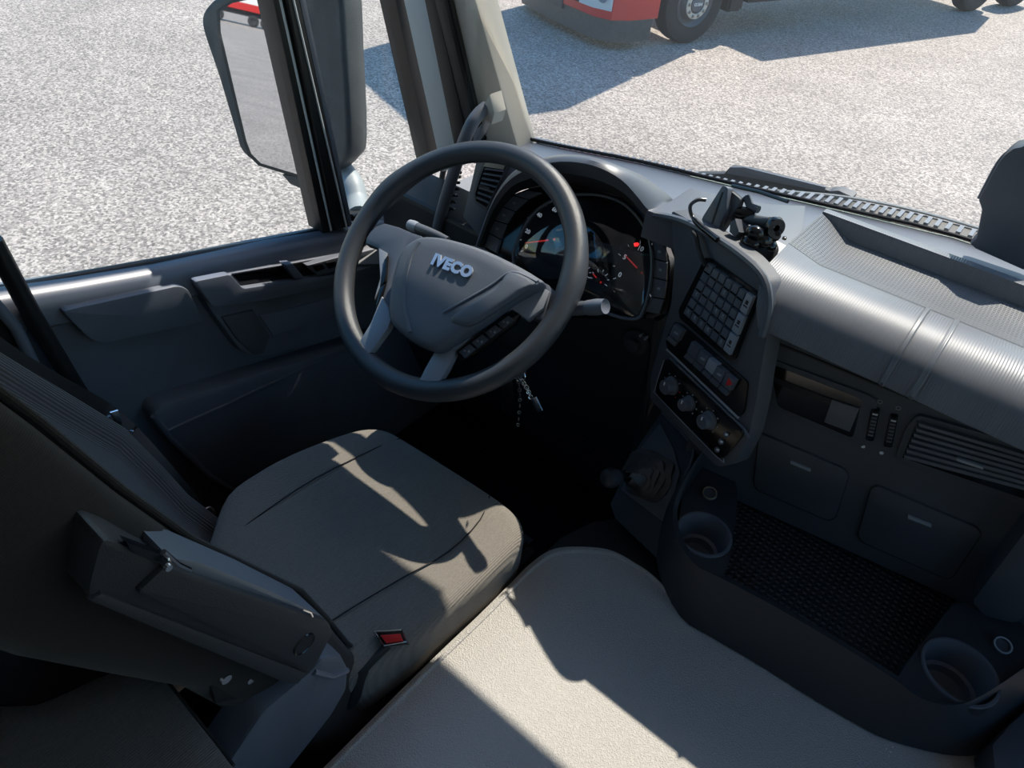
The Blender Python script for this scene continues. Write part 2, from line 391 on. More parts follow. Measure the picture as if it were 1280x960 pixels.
# lower edge panel between quarter window and door
def pil(name, a, b, ya, yb, m, dy):
    bm = bmesh.new(); prism(bm, [AY(*a[0], ya), AY(*a[1], ya), AY(*b[1], yb), AY(*b[0], yb)], Vector((0, dy, 0)), .004); return struct(link(name, bm, m, smooth=True))
pil('trim_9', [(491, -60), (520, -60)], [(552, 215), (584, 205)], 1.06, 1.12, pillarg, .05)
pil('trim_10', [(518, -60), (530, -60)], [(572, 205), (590, 200)], 1.05, 1.11, seal, .03)
pil('trim_11', [(529, -60), (540, -60)], [(578, 205), (604, 200)], 1.05, 1.115, seal, .03)
pil('trim_12', [(538, -60), (548, -60)], [(592, 205), (610, 200)], 1.06, 1.125, rubber, .03)
pil('trim_13', [(545, -60), (577, -60)], [(600, 205), (650, 195)], 1.07, 1.135, pillarm, .06)
pil('trim_14', [(574, -60), (580, -60)], [(640, 195), (656, 193)], 1.09, 1.15, seal, .03)
# rear door post
bm = bmesh.new(); prism(bm, [Vector((XD + .02, .22, 1.2)), Vector((XD + .02, .225, 2.02)), Vector((XD + .02, .16, 2.9)), Vector((XD + .02, -.8, 2.9)), Vector((XD + .02, -.8, 1.2))], Vector((-.06, 0, 0)), .01)
struct(link('wall_left', bm, sidem, smooth=True))
struct(tube('trim_15', [XP(XD + .03).at(*q) for q in [(-10, 375), (20, 410), (48, 468), (60, 490)]], .009, satin))
struct(tube('trim_16', [XP(XD + .03).at(*q) for q in [(-10, 300), (38, 390), (80, 460), (130, 540), (180, 600), (260, 650)]], .014, seal))
# side glass
def pane(name, pxs, x, m):
    bm = bmesh.new(); prism(bm, [XP(x).at(*q) for q in pxs], Vector((-.004, 0, 0))); return struct(link(name, bm, m))
pane('window_2', [(-160, -120), (330, -120), (426, 292), (10, 366), (-160, 396)], XD - .03, sideg)
pane('window_3', [(345, -120), (470, -120), (552, 225), (500, 262), (438, 276)], XD - .03, sideg)
# cover behind quarter window: outer door skin ledge, lit by the sun
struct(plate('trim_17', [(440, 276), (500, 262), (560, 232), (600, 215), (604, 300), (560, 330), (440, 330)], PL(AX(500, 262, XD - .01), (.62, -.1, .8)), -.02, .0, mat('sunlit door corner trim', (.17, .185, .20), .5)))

# ================================================================== DASHBOARD
dash = empty('dashboard', (0, 1.2, 1.2), 'black moulded truck dashboard below the windscreen', 'dashboard')
# ribbed roll and tray, swept to the right
ZC = 2.19
xs = [-.245, -.19, -.1, 0, .1, .2, .35, .5, .7, .95]
CP = through(AZ(915, 620, 1.72), AZ(1180, 740, 1.72), AY(954, 419, .93))
def cp_at(x, z):            # point on the centre panel at world x, z
    n, p = CP.n, CP.p
    return Vector((x, p.y - (n.x * (x - p.x) + n.z * (z - p.z)) / n.y, z))
def roll_profile(x):
    c = cp_at(x, 2.085)
    t = min(1, max(0, (x + .245) / .05)); t = t * t * (3 - 2 * t)      # the tray starts right of the holder
    e = -.245 if x > -.246 and x < -.2449 else None
    L_ = [Vector((x, 1.27, 2.12)), Vector((x, 1.195, 2.175)), Vector((x, 1.165, 2.192)), Vector((x, 1.152, 2.191)),
            Vector((x, 1.146, lerp(2.19, 2.163, t))), Vector((x, 1.10, lerp(2.19, 2.162, t))), Vector((x, 1.05, lerp(2.19, 2.165, t))), Vector((x, 1.01, lerp(2.19, 2.176, t))),
            Vector((x, .97, 2.187)), Vector((x, .93, 2.184)), Vector((x, .90, 2.170)), Vector((x, .883, 2.148)), Vector((x, .878, 2.12)), c + Vector((0, -.01, 0)), c + Vector((0, .012, -.008))]
    if e is not None:
        for v in L_: v.x += max(0, 2.187 - v.z) * .5 if v.y < 1.0 else 0
    return L_
prof = [roll_profile(x) for x in xs]
cols = list(zip(*prof))
loft('dash_skin', cols[6:], roll, dash)
loft('tray_back_wall', cols[:5], roll, dash)
loft('tray_mat', [[p + Vector((0, 0, .0005)) for p in r] for r in cols[4:8]], dots, dash)
# two raised seams across the roll (airbag lid edges)
for px0, px1 in (((1150, 400), (1075, 545)), ((1192, 408), (1110, 560))):
    a = AZ(*px0, 2.19).x
    rp = roll_profile(a)[7:14]
    tube('lid_seam', [q + Vector((0, -.0005, .0008)) for q in smoothpoly(rp, 4, False)], .0035, roll, dash, seg=8, flat=.5)
# centre face below the roll
zt, zb = 2.088, 1.715
bm = bmesh.new(); prism(bm, [cp_at(-.27, zt), cp_at(.95, zt), cp_at(.95, zb), cp_at(-.27, zb)], Vector((0, .06, 0))); link('centre_face', bm, plastic, dash)
def cpl(name, pxs, h0, h1, m, par=dash, **k): return plate(name, pxs, CP, h0, h1, m, par, **k)
# storage opening, vents, wheels, drawers
cpl('storage_slot_rim', [(956, 446), (1085, 494), (1098, 502), (1088, 548), (1078, 560), (1062, 556), (975, 516), (960, 505)], -.004, .004, plastic, rnd=.01, bev=.002)
cpl('storage_slot', [(963, 455), (1078, 499), (1066, 548), (972, 508)], .003, .0045, gloss, rnd=.008)
cpl('slot_shelf', [(964, 470), (1072, 512), (1070, 520), (966, 478)], .004, .006, rubber, bev=.001)
cpl('slot_blank', [(1040, 500), (1074, 511), (1062, 540), (1030, 528)], .004, .007, plastic2, bev=.001)
for k, (x, y) in enumerate(((1091, 532), (1114, 540))):
    cpl('vent_wheel_slot', [(x - 2, y - 22), (x + 9, y - 20), (x + 1, y + 20), (x - 10, y + 18)], .0, .004, gloss, rnd=.004)
    wh = cpl('vent_wheel', [(x - 1, y - 18), (x + 7, y - 16), (x, y + 15), (x - 8, y + 13)], .002, .009, rubber, bev=.003, rnd=.003)
    for j in range(7):
        yy = y - 14 + j * 4.3; xx = x + 3 - j * .95
        cpl('grip_rib', [(xx - 3.4, yy - .8), (xx + 3.2, yy + .7), (xx + 3.0, yy + 1.9), (xx - 3.6, yy + .4)], .0085, .0105, satin if j else white, par=wh)
    a = CP.at(x + 9, y - 30, .002); lathe('open_mark', a, CP.n, [(.0035, 0), (.0035, .0008), (.0026, .0008), (.0026, 0)], dimwhite, dash, seg=16)
    a = CP.at(x - 12, y + 26, .002); lathe('closed_mark', a, CP.n, [(0, .0008), (.003, .0008), (.003, 0)], white, dash, seg=16)
vent = cpl('air_vent', [(1147, 519), (1162, 523), (1300, 562), (1300, 640), (1270, 628), (1125, 580), (1119, 570), (1132, 535)], -.002, .006, plastic, rnd=.01, bev=.002)
cpl('vent_cavity', [(1146, 526), (1300, 571), (1300, 630), (1270, 620), (1128, 572)], .006, .007, gloss, par=vent)
for j in range(7):
    t = j / 6; xl = lerp(1146, 1128, t); yl = lerp(529, 569, t)
    cpl('vent_slat', [(xl + 2, yl), (1300, yl + 45), (1300, yl + 49.5), (xl + 2, yl + 4.2)], .007, .013, plastic2, par=vent, bev=.0008)
cpl('vent_tab', [(1196, 573), (1229, 584), (1229, 587.5), (1196, 576.5)], .012, .017, dimwhite, par=vent, bev=.0008)
for q, tab in (([(948, 540), (1055, 586), (1062, 594), (1045, 648), (1036, 652), (945, 613), (941, 604)], [(988, 577), (1013, 587), (1013, 590), (988, 580)]),
               ([(1095, 606), (1222, 660), (1228, 668), (1192, 722), (1184, 725), (1076, 678), (1071, 669), (1088, 610)], [(1135, 645), (1164, 656.5), (1164, 660), (1135, 648.5)])):
    gap = cpl('drawer_gap', q, -.002, .0012, rubber, rnd=.008)
    cx = sum(a for a, b in q) / len(q); cy = sum(b for a, b in q) / len(q)
    d = cpl('drawer', [(cx + (a - cx) * .982, cy + (b - cy) * .975) for a, b in q], .0, .005, plastic, rnd=.008, bev=.0015)
    cpl('drawer_pull', tab, .004, .0085, dimwhite, par=d, bev=.0006)
cpl('panel_joint', [(954, 421), (1062, 466), (1280, 556), (1280, 558), (1062, 468.5), (954, 423.5)], -.001, .002, rubber)
# angled end panel right of the drawers
plate('end_panel', [(1215, 752), (1300, 640), (1330, 720), (1270, 780), (1230, 770)], CP, .0, .05, plastic, dash, bev=.01, rnd=.01)

# ---- centre stack turned towards the driver
a0 = R(23); H = Vector((math.cos(a0), -math.sin(a0), 0))
p0 = AY(945, 368, .90)
q0 = Vector((-math.sin(a0) * .10, -math.cos(a0) * .10, -1)).normalized()
SP = PL(p0, H.cross(q0))
stack = plate('stack_fascia', [(838, 262), (878, 283), (935, 322), (962, 352), (968, 385), (957, 430), (950, 470), (946, 500), (936, 545), (918, 580), (896, 585), (812, 500), (812, 470), (838, 380), (842, 330)], SP, -.03, 0, plastic, dash, bev=.006, rnd=.01)
def spl(name, pxs, h0, h1, m, par=stack, **k): return plate(name, pxs, SP, h0, h1, m, par, **k)
# edge moulding running over the stack
tube('stack_rib', [SP.at(x, y, .003) for x, y in ((815, 268), (850, 275), (885, 292), (925, 318), (955, 348), (961, 385), (953, 420))], .006, plastic2, stack, sub=4, seg=8)
spl('button_bank', [(881, 322), (888, 323), (948, 366), (947, 374), (919, 449), (912, 452), (850, 398), (848, 388)], 0, .004, gloss, rnd=.004)
A, B, Cc, D = (884, 327), (942, 370), (911, 445), (853, 392)
def bil(u, v): 
    return (lerp(lerp(A[0], B[0], u), lerp(D[0], Cc[0], u), v), lerp(lerp(A[1], B[1], u), lerp(D[1], Cc[1], u), v))
def cellq(u0, u1, v0, v1): return [bil(u0, v0), bil(u1, v0), bil(u1, v1), bil(u0, v1)]
def button_mark(par, u, v, pl=SP, h=.0105, s=.0032, m=white):
    x, y = bil(u, v); c = pl.at(x, y, h)
    b = bmesh.new(); prism(b, [c + H * s * .5 - q0 * s, c + H * s * .5 + q0 * s * .2, c - H * s * .5 + q0 * s * .2, c - H * s * .5 - q0 * s], -pl.n * .0006)
    prism(b, [c + H * s * .8 + q0 * s * .7, c + H * s * .8 + q0 * s * 1.1, c - H * s * .8 + q0 * s * 1.1, c - H * s * .8 + q0 * s * .7], -pl.n * .0006)
    link('button_mark', b, m, par)
for r in range(3):
    for c in range(7):
        u0, u1 = (c * .142 + .008, (c + 1) * .142 - .008) if c < 6 else (.86, 1.0)
        v0, v1 = r / 3 + .02 + (c % 2) * .012, (r + 1) / 3 - .012
        m_ = satin if c < 6 else silver
        bt = spl('switch_button', cellq(u0, u1, v0, v1), .003, .010, plastic2 if c < 6 else silver, bev=.0015)
        if c < 6: spl('rocker_ridge', cellq(u0 + .01, u1 - .01, lerp(v0, v1, .46), lerp(v0, v1, .54)), .010, .0112, gloss, par=bt)
        if c == 6 or (r, c) in ((1, 0), (2, 0), (2, 1), (2, 2), (2, 3), (0, 3), (1, 4), (2, 5), (1, 3)):
            button_mark(bt, (u0 + u1) / 2, lerp(v0, v1, .72 if c < 6 else .5), m=dimwhite if c < 6 else rubber, s=.003 if c < 6 else .005)
# switch row
spl('switch_row', [(843, 402), (852, 405), (935, 478), (930, 516), (922, 522), (834, 436), (832, 425)], -.001, .003, gloss, rnd=.006)
spl('bright_edge', [(832, 437), (834, 436), (924, 522), (922, 524)], .002, .0035, dimwhite)
for k, (x, y) in enumerate(((846, 415), (868, 437), (879, 447), (890, 457), (900, 467), (911, 477))):
    q = [(x - 4, y - 10), (x + 7, y - 1), (x, y + 12), (x - 10, y + 3)]
    m_ = [plastic2, plastic2, plastic2, silver, plastic2, plastic2][k]
    s_ = spl('rocker_switch', q, .002, .012, m_, bev=.002)
    spl('switch_foot', [(x - 10, y + 4), (x, y + 13), (x - 4, y + 18), (x - 14, y + 9)], .002, .008, plastic2, par=s_, bev=.0015)
    if k == 5: 
        tr = spl('hazard_triangle', [(x - 4, y + 5), (x - .5, y - 5), (x + 4.5, y + 4)], .012, .0128, red, par=s_)
    elif k in (0, 2, 3, 4): spl('switch_symbol', [(x - 3, y - 1), (x + 2, y + 2), (x + 1, y + 4), (x - 4, y + 1)], .012, .0126, dimwhite, par=s_)
# heater panel
hp = spl('heater_panel', [(831, 449), (840, 452), (928, 536), (928, 545), (905, 572), (898, 573), (820, 493), (819, 484)], -.001, .004, gloss, rnd=.006, bev=.0015)
tube('bright_edge', [SP.at(x, y, .004) for x, y in ((830, 450), (819, 486), (824, 497), (897, 572), (904, 573))], .0008, dimwhite, hp, seg=6, sub=3)
tube('stack_ledge', [SP.at(x, y, .004) for x, y in ((838, 448), (930, 536), (936, 547))], .002, plastic2, stack, seg=8)
for k, (x, y, r_) in enumerate(((840, 482, .0165), (862, 504, .0135), (887, 525, .0155))):
    c = SP.at(x, y, .004)
    kn = lathe('control_knob', c, SP.n, [(0, 0), (r_, 0), (r_ * .96, .004), (r_ * .82, .006), (r_ * .78, .016), (r_ * .7, .018), (0, .018)], plastic2, hp, seg=28)
    pt = c + SP.n * .0182 + (H * -.2 - q0).normalized() * r_ * .45
    bm = bmesh.new(); addbox(bm, pt, (.002, .002, .006)); link('pointer', bm, white, kn)
    for j in range(7):
        a = R(-130 + j * 43); dv = (H * math.sin(a) - q0 * math.cos(a))
        bm = bmesh.new(); addbox(bm, c + dv * (r_ + .004) + SP.n * .0004, (.0022, .0012, .0022)); link('scale_mark', bm, red if (k == 0 and j > 4) else dimwhite, hp)
for (x, y) in ((897, 562), (902, 552), (908, 543)):
    lathe('push_button', SP.at(x, y, .004), SP.n, [(0, .003), (.0045, .003), (.005, 0)], plastic2, hp, seg=16)
    plate('button_symbol', [(x - 1.5, y - 1.5), (x + 2, y), (x + 1, y + 2), (x - 2, y + 1)], SP, .007, .0076, white, hp)

# ---- instrument cluster
CL = PL(AY(740, 320, 1.00), (0, -math.cos(R(30)), math.sin(R(30))))
cl = plate('instrument_cluster', [(606, 306), (612, 290), (618, 274), (629, 257), (642, 243), (660, 236), (690, 230), (723, 236), (750, 240), (777, 247), (800, 262), (825, 290), (836, 320), (838, 350), (834, 390), (815, 398), (700, 398), (620, 380)], CL, -.03, 0, gloss, dash)
def cpt(name, pxs, h0, h1, m, par=cl, **k): return plate(name, pxs, CL, h0, h1, m, par, **k)
def zz(x, y): return (560 + x / 3.694, 160 + y / 3.694)
ol = [(365, 288), (300, 310), (250, 363), (212, 425), (188, 485), (165, 548)]; il = [(432, 297), (365, 328), (303, 384), (266, 442), (242, 514), (222, 580)]
orr = [(955, 478), (1002, 540), (1015, 622), (1012, 706), (1000, 790), (975, 862)]; irr = [(918, 462), (938, 520), (946, 602), (946, 690), (932, 780), (903, 848)]
for O, I in ((ol, il), (orr, irr)):
    for k in range(5):
        q = [zz(*O[k]), zz(*O[k + 1]), zz(*I[k + 1]), zz(*I[k])]
        cx = sum(a for a, b in q) / 4; cy = sum(b for a, b in q) / 4
        b_ = cpt('arc_button', [(cx + (a - cx) * .93, cy + (b - cy) * .93) for a, b in q], .0, .008, satin if O is ol else plastic2, bev=.0015)
        if k in (1, 2, 3): cpt('button_symbol', [(cx - 1.5, cy - 2), (cx + 2, cy - 1), (cx + 1.5, cy + 2), (cx - 2, cy + 1)], .008, .0086, dimwhite, par=b_)
# dials
dg_ = mat('dial face', (.010, .014, .022), .6)
def dial(x, y, r_, n, a0_, a1_, labels=(), nang=0, size=.008, nl=.8):
    c = CL.at(x, y, .0015); up = CL.n.cross(Vector((1, 0, 0))).normalized(); up = up if up.z > 0 else -up; rt = up.cross(CL.n)
    rt = rt if rt.x > 0 else -rt
    f = lathe('dial', c, CL.n, [(0, 0), (r_, 0), (r_ + .002, .001), (r_ + .003, 0), (r_ + .003, -.002)], dg_, cl, seg=40)
    bm = bmesh.new()
    for j in range(n + 1):
        a = R(lerp(a0_, a1_, j / n)); dv = rt * math.sin(a) + up * math.cos(a); sv = rt * math.cos(a) - up * math.sin(a); L = .004 if j % 2 else .006
        prism(bm, [c + dv * (r_ - L) + sv * .0005 + CL.n * .001, c + dv * r_ + sv * .0005 + CL.n * .001, c + dv * r_ - sv * .0005 + CL.n * .001, c + dv * (r_ - L) - sv * .0005 + CL.n * .001], -CL.n * .0005)
    link('scale_marks', bm, backlit, f)['kind'] = 'stuff'
    for s, an in labels:
        a = R(an); words('dial_number', s, c + (rt * math.sin(a) + up * math.cos(a)) * (r_ - .014) + CL.n * .001, rt, up, size, backlit, f, depth=.0002, bold=.0003)
    a = R(nang); dv = rt * math.sin(a) + up * math.cos(a); sv = rt * math.cos(a) - up * math.sin(a)
    bm = bmesh.new(); prism(bm, [c - dv * .008 + sv * .0016 + CL.n * .004, c + dv * r_ * nl + sv * .0006 + CL.n * .004, c + dv * r_ * nl - sv * .0006 + CL.n * .004, c - dv * .008 - sv * .0016 + CL.n * .004], -CL.n * .001); link('needle', bm, needle, f)
    lathe('needle_hub', c + CL.n * .002, CL.n, [(.0, .003), (.005, .003), (.006, 0)], gloss, f, seg=16)
dial(690, 300, .070, 14, -130, 130, [('0', -125), ('20', -95), ('40', -55), ('60', -20), ('80', 20), ('100', 60), ('120', 95)], -118, .011, .8)
dial(800, 338, .052, 10, -130, 130, [('0', -125), ('5', -75), ('10', -25), ('15', 25), ('20', 75)], -70, .012, .75)
dial(749, 350, .020, 6, -100, 100, [], -70, .006, .8)
dial(728, 341, .018, 6, -100, 100, [], -20, .006, .8)
cpt('trip_display', [(786, 367), (806, 369), (804, 378), (787, 376)], .002, .0026, mat('grey display', (.05, .06, .06), .3))
wp = cpt('warning_lamp', [(792, 304), (797, 303), (799, 305), (797, 308), (793, 308)], .003, .0036, redglow)
cpt('lamp_panel', [(783, 292), (813, 293), (815, 318), (783, 312)], .0016, .0024, gloss)
cpt('message_screen', [(738, 300), (775, 308), (776, 330), (736, 326)], .0016, .0024, dg_)
cpt('lamp_symbol', [(801, 317), (812, 318), (812, 320), (801, 319)], .0026, .003, mat('green lamp print', (.05, .3, .2), .5))
# curved clear lens over the dials
lp = [(642, 330), (652, 290), (672, 262), (700, 246), (723, 243), (750, 244), (777, 253), (796, 270), (809, 292), (815, 323), (812, 360), (803, 390), (793, 399), (766, 394), (723, 376), (680, 362)]
pad('lens', smoothpoly([CL.at(x, y, .008) for x, y in lp], 3), CL.n, [(1, 0), (.97, .004), (.8, .016), (.55, .027), (.3, .033)], lensm, cl)
tube('lens_rim', [CL.at(x, y, .012) for x, y in smoothpoly([Vector(q + (0,)) for q in lp], 3) for x, y in [(x, y)]] if False else [CL.at(v.x, v.y, .012) for v in smoothpoly([Vector((a, b, 0)) for a, b in lp], 3)], .003, plastic2, cl, closed=True, seg=6)

# hood over the cluster
def yl(pxs, y): return [AY(x, yy, y + max(0, x - 765) * .0011) for x, yy in pxs]
D_ = [CL.at(x, y, .002) for x, y in [(600, 322), (605, 308), (611, 291), (617, 275), (628, 258), (641, 244), (659, 236), (690, 230), (723, 234), (750, 238), (777, 247), (798, 262), (812, 280), (822, 300), (832, 325)]]
C_ = yl([(596, 316), (601, 302), (607, 286), (614, 268), (625, 250), (639, 234), (657, 225), (690, 216), (722, 219), (750, 226), (775, 238), (792, 253), (803, 266), (814, 272), (836, 276)], .955)
B_ = yl([(594, 312), (599, 298), (605, 281), (612, 262), (622, 243), (636, 226), (655, 214), (690, 203), (722, 203), (750, 210), (777, 225), (796, 245), (808, 260), (816, 264), (838, 268)], .94)
A_ = yl([(598, 300), (603, 285), (610, 268), (618, 250), (630, 232), (644, 216), (664, 204), (697, 196), (728, 196), (760, 203), (800, 218), (826, 236), (840, 248), (842, 254), (846, 260)], .985)
Z_ = [Vector((p.x, 1.03 if p.z < 2.12 else 1.10, min(p.z - .012, 2.10))) for p in A_]
def mid(P_, Q_, t, up=.0): return [p.lerp(q, t) + Vector((0, 0, up)) for p, q in zip(P_, Q_)]
loft('hood_inner', [smoothpoly(r, 3, False) for r in (D_, mid(D_, C_, .5), C_)], rubber, dash)
loft('cluster_hood', [smoothpoly(r, 3, False) for r in (C_, mid(C_, B_, .3), B_, mid(B_, A_, .15, .006), mid(B_, A_, .5, .008), A_, mid(A_, Z_, .5, .01), Z_)], plastic2, dash)
# dash top between hood and windscreen
tp = [Vector((p.x, p.y - .012, p.z + .002)) for p in base]
fr = [Vector((p.x, min(p.y - .02, 1.04 if p.x > -.3 else 1.09), p.z - .0)) for p in base]
loft('dash_top', [tp, [a.lerp(b, .5) for a, b in zip(tp, fr)], fr, [p + Vector((0, 0.01, -.03)) for p in fr]], satin, dash)
# top ledge right of the hood, carrying the holder
lg = [AZ(x, y, 2.165) for x, y in ((808, 262), (838, 250), (862, 234), (900, 243), (960, 254), (1008, 256), (1004, 300), (985, 325), (962, 352), (935, 322), (878, 288))]
bm = bmesh.new(); prism(bm, lg, Vector((0, 0, -.05)), .006); link('dash_ledge', bm, plastic2, dash, smooth=True)
for (x, y) in ((984, 290), (1002, 293)): pass
# left vent and surround
VP_ = PL(AY(610, 235, 1.0), (.18, -1, .25))
vs_ = plate('vent_surround', [(596, 196), (660, 196), (664, 214), (640, 232), (628, 250), (612, 278), (602, 300), (578, 271), (588, 232)], VP_, -.04, 0, plastic2, dash, bev=.004)
lv = plate('air_vent', [(605, 201), (637, 203), (634, 212), (623, 233), (609, 264), (593, 254), (591, 242), (598, 217)], VP_, -.001, .004, plastic, vs_.parent, bev=.001, rnd=.006)
plate('vent_cavity', [(607, 204), (633, 206), (621, 232), (608, 259), (595, 251), (594, 242), (601, 219)], VP_, .003, .0045, gloss, lv)
for j in range(7):
    t = j / 6.2; xl, yl0 = lerp(606, 595, t), lerp(210, 247, t); xr, yr0 = lerp(630, 611, t), lerp(213, 254, t)
    plate('vent_slat', [(xl, yl0), (xr, yr0), (xr - .6, yr0 + 2), (xl - .6, yl0 + 2)], VP_, .0045, .009, plastic2, lv)
plate('vent_tab', [(599, 231), (612, 235), (611, 237), (598, 233)], VP_, .008, .014, chrome, lv)
plate('defroster_grille', [(607, 203), (632, 206), (629, 212), (604, 208)], VP_, .0045, .008, steel, lv)
# lower dash below the cluster
bm = bmesh.new()
prism(bm, [Vector((-1.12, .98, 1.98)), Vector((-.40, .98, 1.98)), Vector((-.37, .99, 1.62)), Vector((-.42, 1.12, 1.30)), Vector((-1.12, 1.12, 1.30)), Vector((-1.12, 1.02, 1.6))], Vector((0, .12, 0)), .01)
link('lower_dash', bm, darkm, dash)
KP = YP(.985)
lathe('light_switch', AY(795, 428, .98), (0, -1, .1), [(.026, 0), (.024, .004), (.014, .006), (.012, .018), (0, .02)], darkm, dash)
for (x, y) in ((800, 420), (806, 424), (790, 424)): plate('switch_symbol', [(x - 1, y - 1.5), (x + 1.5, y - 1), (x + 1, y + 1.5), (x - 1.5, y + 1)], YP(.975), -.01, .0, dimwhite, dash)
# windscreen edge seal
struct(tube('trim_18', [p + Vector((0, -.008, .006)) for p in base], .0035, seal, sub=3, seg=8))

# ================================================================== FLOOR TUNNEL AND CONSOLE
tun = empty('engine_tunnel', (0, .2, 1.2), 'grey vinyl covered engine tunnel between the seats', 'engine cover')
tl = [(330, 1035), (410, 955), (535, 830), (600, 768), (636, 732), (662, 706), (688, 688), (716, 683), (760, 686), (790, 700), (815, 718), (850, 755)]
top_pts = smoothpoly([AZ(x, y, ZT) for x, y in tl], 4, False)
endp = [Vector((-.1, .80, ZT)), Vector((.36, .90, ZT)), Vector((.36, -.8, ZT)), Vector((top_pts[0].x, -.8, ZT))]
cen = Vector((0, .2, ZT))
outl = top_pts + endp
def ring(off, dz): return [Vector((cen.x + (p.x - cen.x) * (1 + off / .4), p.y + (off if p.y > .5 else 0), ZT + dz)) for p in outl]
bm = bmesh.new(); V = addgrid(bm, [ring(.05, -.45), ring(.03, -.10), ring(.012, -.03), ring(.004, -.008), ring(-.012, 0)], True); bm.faces.new(V[-1])
link('tunnel_cover', bm, tunnelm, tun, smooth=True)
tube('piping', [p + Vector((.008, -.006, -.001)) for p in top_pts], .0045, tunnelm, tun, seg=8)
# rubber step in front of the cover
st = [AZ(x, y, 1.63) for x, y in ((640, 735), (668, 700), (700, 670), (740, 650), (775, 645), (800, 665), (818, 690), (850, 730), (850, 770), (760, 700), (700, 700))]
bm = bmesh.new(); prism(bm, st, Vector((0, 0, -.4)), .015); link('front_step', bm, rubber, tun, smooth=True)

con = empty('console_tray', (.05, .85, 1.66), 'deep black console tray with two cup holders beside the tunnel', 'console')
ZL = 1.77
lipx = [(893, 545), (870, 575), (850, 610), (841, 640), (846, 672), (868, 705), (900, 722), (950, 748), (1010, 782), (1070, 818), (1122, 852), (1150, 872), (1190, 882), (1230, 868), (1290, 828)]
outx = [(880, 558), (850, 600), (832, 632), (822, 665), (823, 715), (850, 770), (890, 797), (950, 832), (1010, 870), (1070, 905), (1110, 925), (1180, 943), (1225, 943), (1262, 925), (1330, 875)]
lip = [AZ(x, y, ZL + max(0, (640 - y) * .0007)) for x, y in lipx]; lip = smoothpoly(lip, 3, False)
outb = smoothpoly([AZ(x, y, ZT + .003 + max(0, (680 - y) * .0007)) for x, y in outx], 3, False)
r1 = [l + (o_ - l) * .06 + Vector((0, 0, .002)) for l, o_ in zip(lip, outb)]
r2 = [l + (o_ - l) * .14 + Vector((0, -.001, -.008)) for l, o_ in zip(lip, outb)]
inn = [l + Vector((.004, .010, -.002)) for l in lip]; inn2 = [l + Vector((.006, .014, -.05)) for l in lip]
loft('console_wall', [outb, [o_ + (l - o_) * .3 for l, o_ in zip(lip, outb)], r2, r1, lip, inn, inn2], darkm, con)
# tray floor, shelf ends with cup holders
def zpoly(name, pxs, z, th, m, par, bev=.0, rnd=0): return plate(name, pxs, ZP(z), -th, 0, m, par, bev=bev, rnd=rnd)
zpoly('tray_mat', [(915, 612), (1200, 745), (1165, 790), (1135, 862), (1000, 775), (905, 722)], 1.705, .03, dots2, con)
def shelf(name, outline, z, cx, cy, r, hole_m):
    """flat shelf with a round cup hole"""
    c = AZ(cx, cy, z); pts = smoothpoly([AZ(x, y, z) for x, y in outline], 2)
    bm = bmesh.new(); N = 40
    circ = [c + r * Vector((math.cos(2 * math.pi * k / N), math.sin(2 * math.pi * k / N), 0)) for k in range(N)]
    cut = []
    for k in range(N):       # ray from the centre to the outline in that direction
        d = (circ[k] - c).normalized(); best = None
        for i in range(len(pts)):
            a, b = pts[i], pts[(i + 1) % len(pts)]; e = b - a; den = d.x * e.y - d.y * e.x
            if abs(den) < 1e-9: continue
            t = ((a.x - c.x) * e.y - (a.y - c.y) * e.x) / den; u = ((a.x - c.x) * d.y - (a.y - c.y) * d.x) / den
            if t > 0 and -1e-6 <= u <= 1 + 1e-6: best = t if best is None else max(best, t)
        cut.append(c + d * max(best or r * 1.1, r * 1.08))
    dn = Vector((0, 0, -.05))
    V = addgrid(bm, [[p + dn for p in cut], cut, circ], True)
    sh = link(name, bm, darkm, con, smooth=True)
    lathe('cup_holder', c, (0, 0, 1), [(r + .004, 0), (r + .003, .003), (r - .001, .003), (r - .003, -.002), (r - .008, -.045), (r - .014, -.047), (r - .016, -.06), (0, -.06)], plastic2, con, seg=40)
shelf('shelf', [(850, 640), (860, 600), (885, 565), (915, 585), (922, 620), (915, 680), (903, 722), (870, 706), (850, 678)], ZL - .012, 880, 668, .043, gloss)
shelf('shelf', [(1120, 850), (1165, 790), (1195, 752), (1225, 760), (1300, 790), (1290, 830), (1225, 868), (1190, 878), (1150, 868)], ZL - .012, 1200, 840, .050, gloss)
for (x, y) in ((887, 617), (1253, 807)):
    c = AZ(x, y, ZL - .006)
    s_ = lathe('power_socket', c, (0, -.25, 1), [(0, -.001), (.0095, -.001), (.0095, .003), (.0125, .003), (.013, -.002)], plastic, con, seg=28)
    lathe('socket_ring', c, (0, -.25, 1), [(.0105, .0032), (.0122, .0038), (.013, .0028), (.0125, .0022)], mat('dull brass', (.35, .30, .2), .4, metal=.8) if x < 900 else dimwhite, s_, seg=28)
zpoly('console_cover', [(1262, 905), (1300, 870), (1330, 960), (1245, 975), (1240, 930)], 1.72, .05, plastic, con, bev=.006)

bm = bmesh.new()
for (x, y) in ((1108, 936), (1113, 940), (1116, 934), (1111, 945), (985, 870), (1003, 905), (968, 868), (1060, 898)):
    c = AZ(x, y, ZT + .001); k = random.uniform(.0006, .0016); addbox(bm, c, (k * 1.6, k, .0008), Matrix.Rotation(random.random() * 3, 3, 'Z'))
o = link('crumbs', bm, white); tag(o, 'few pale crumbs scattered on the grey tunnel cover beside the console', 'crumbs', kind='stuff')
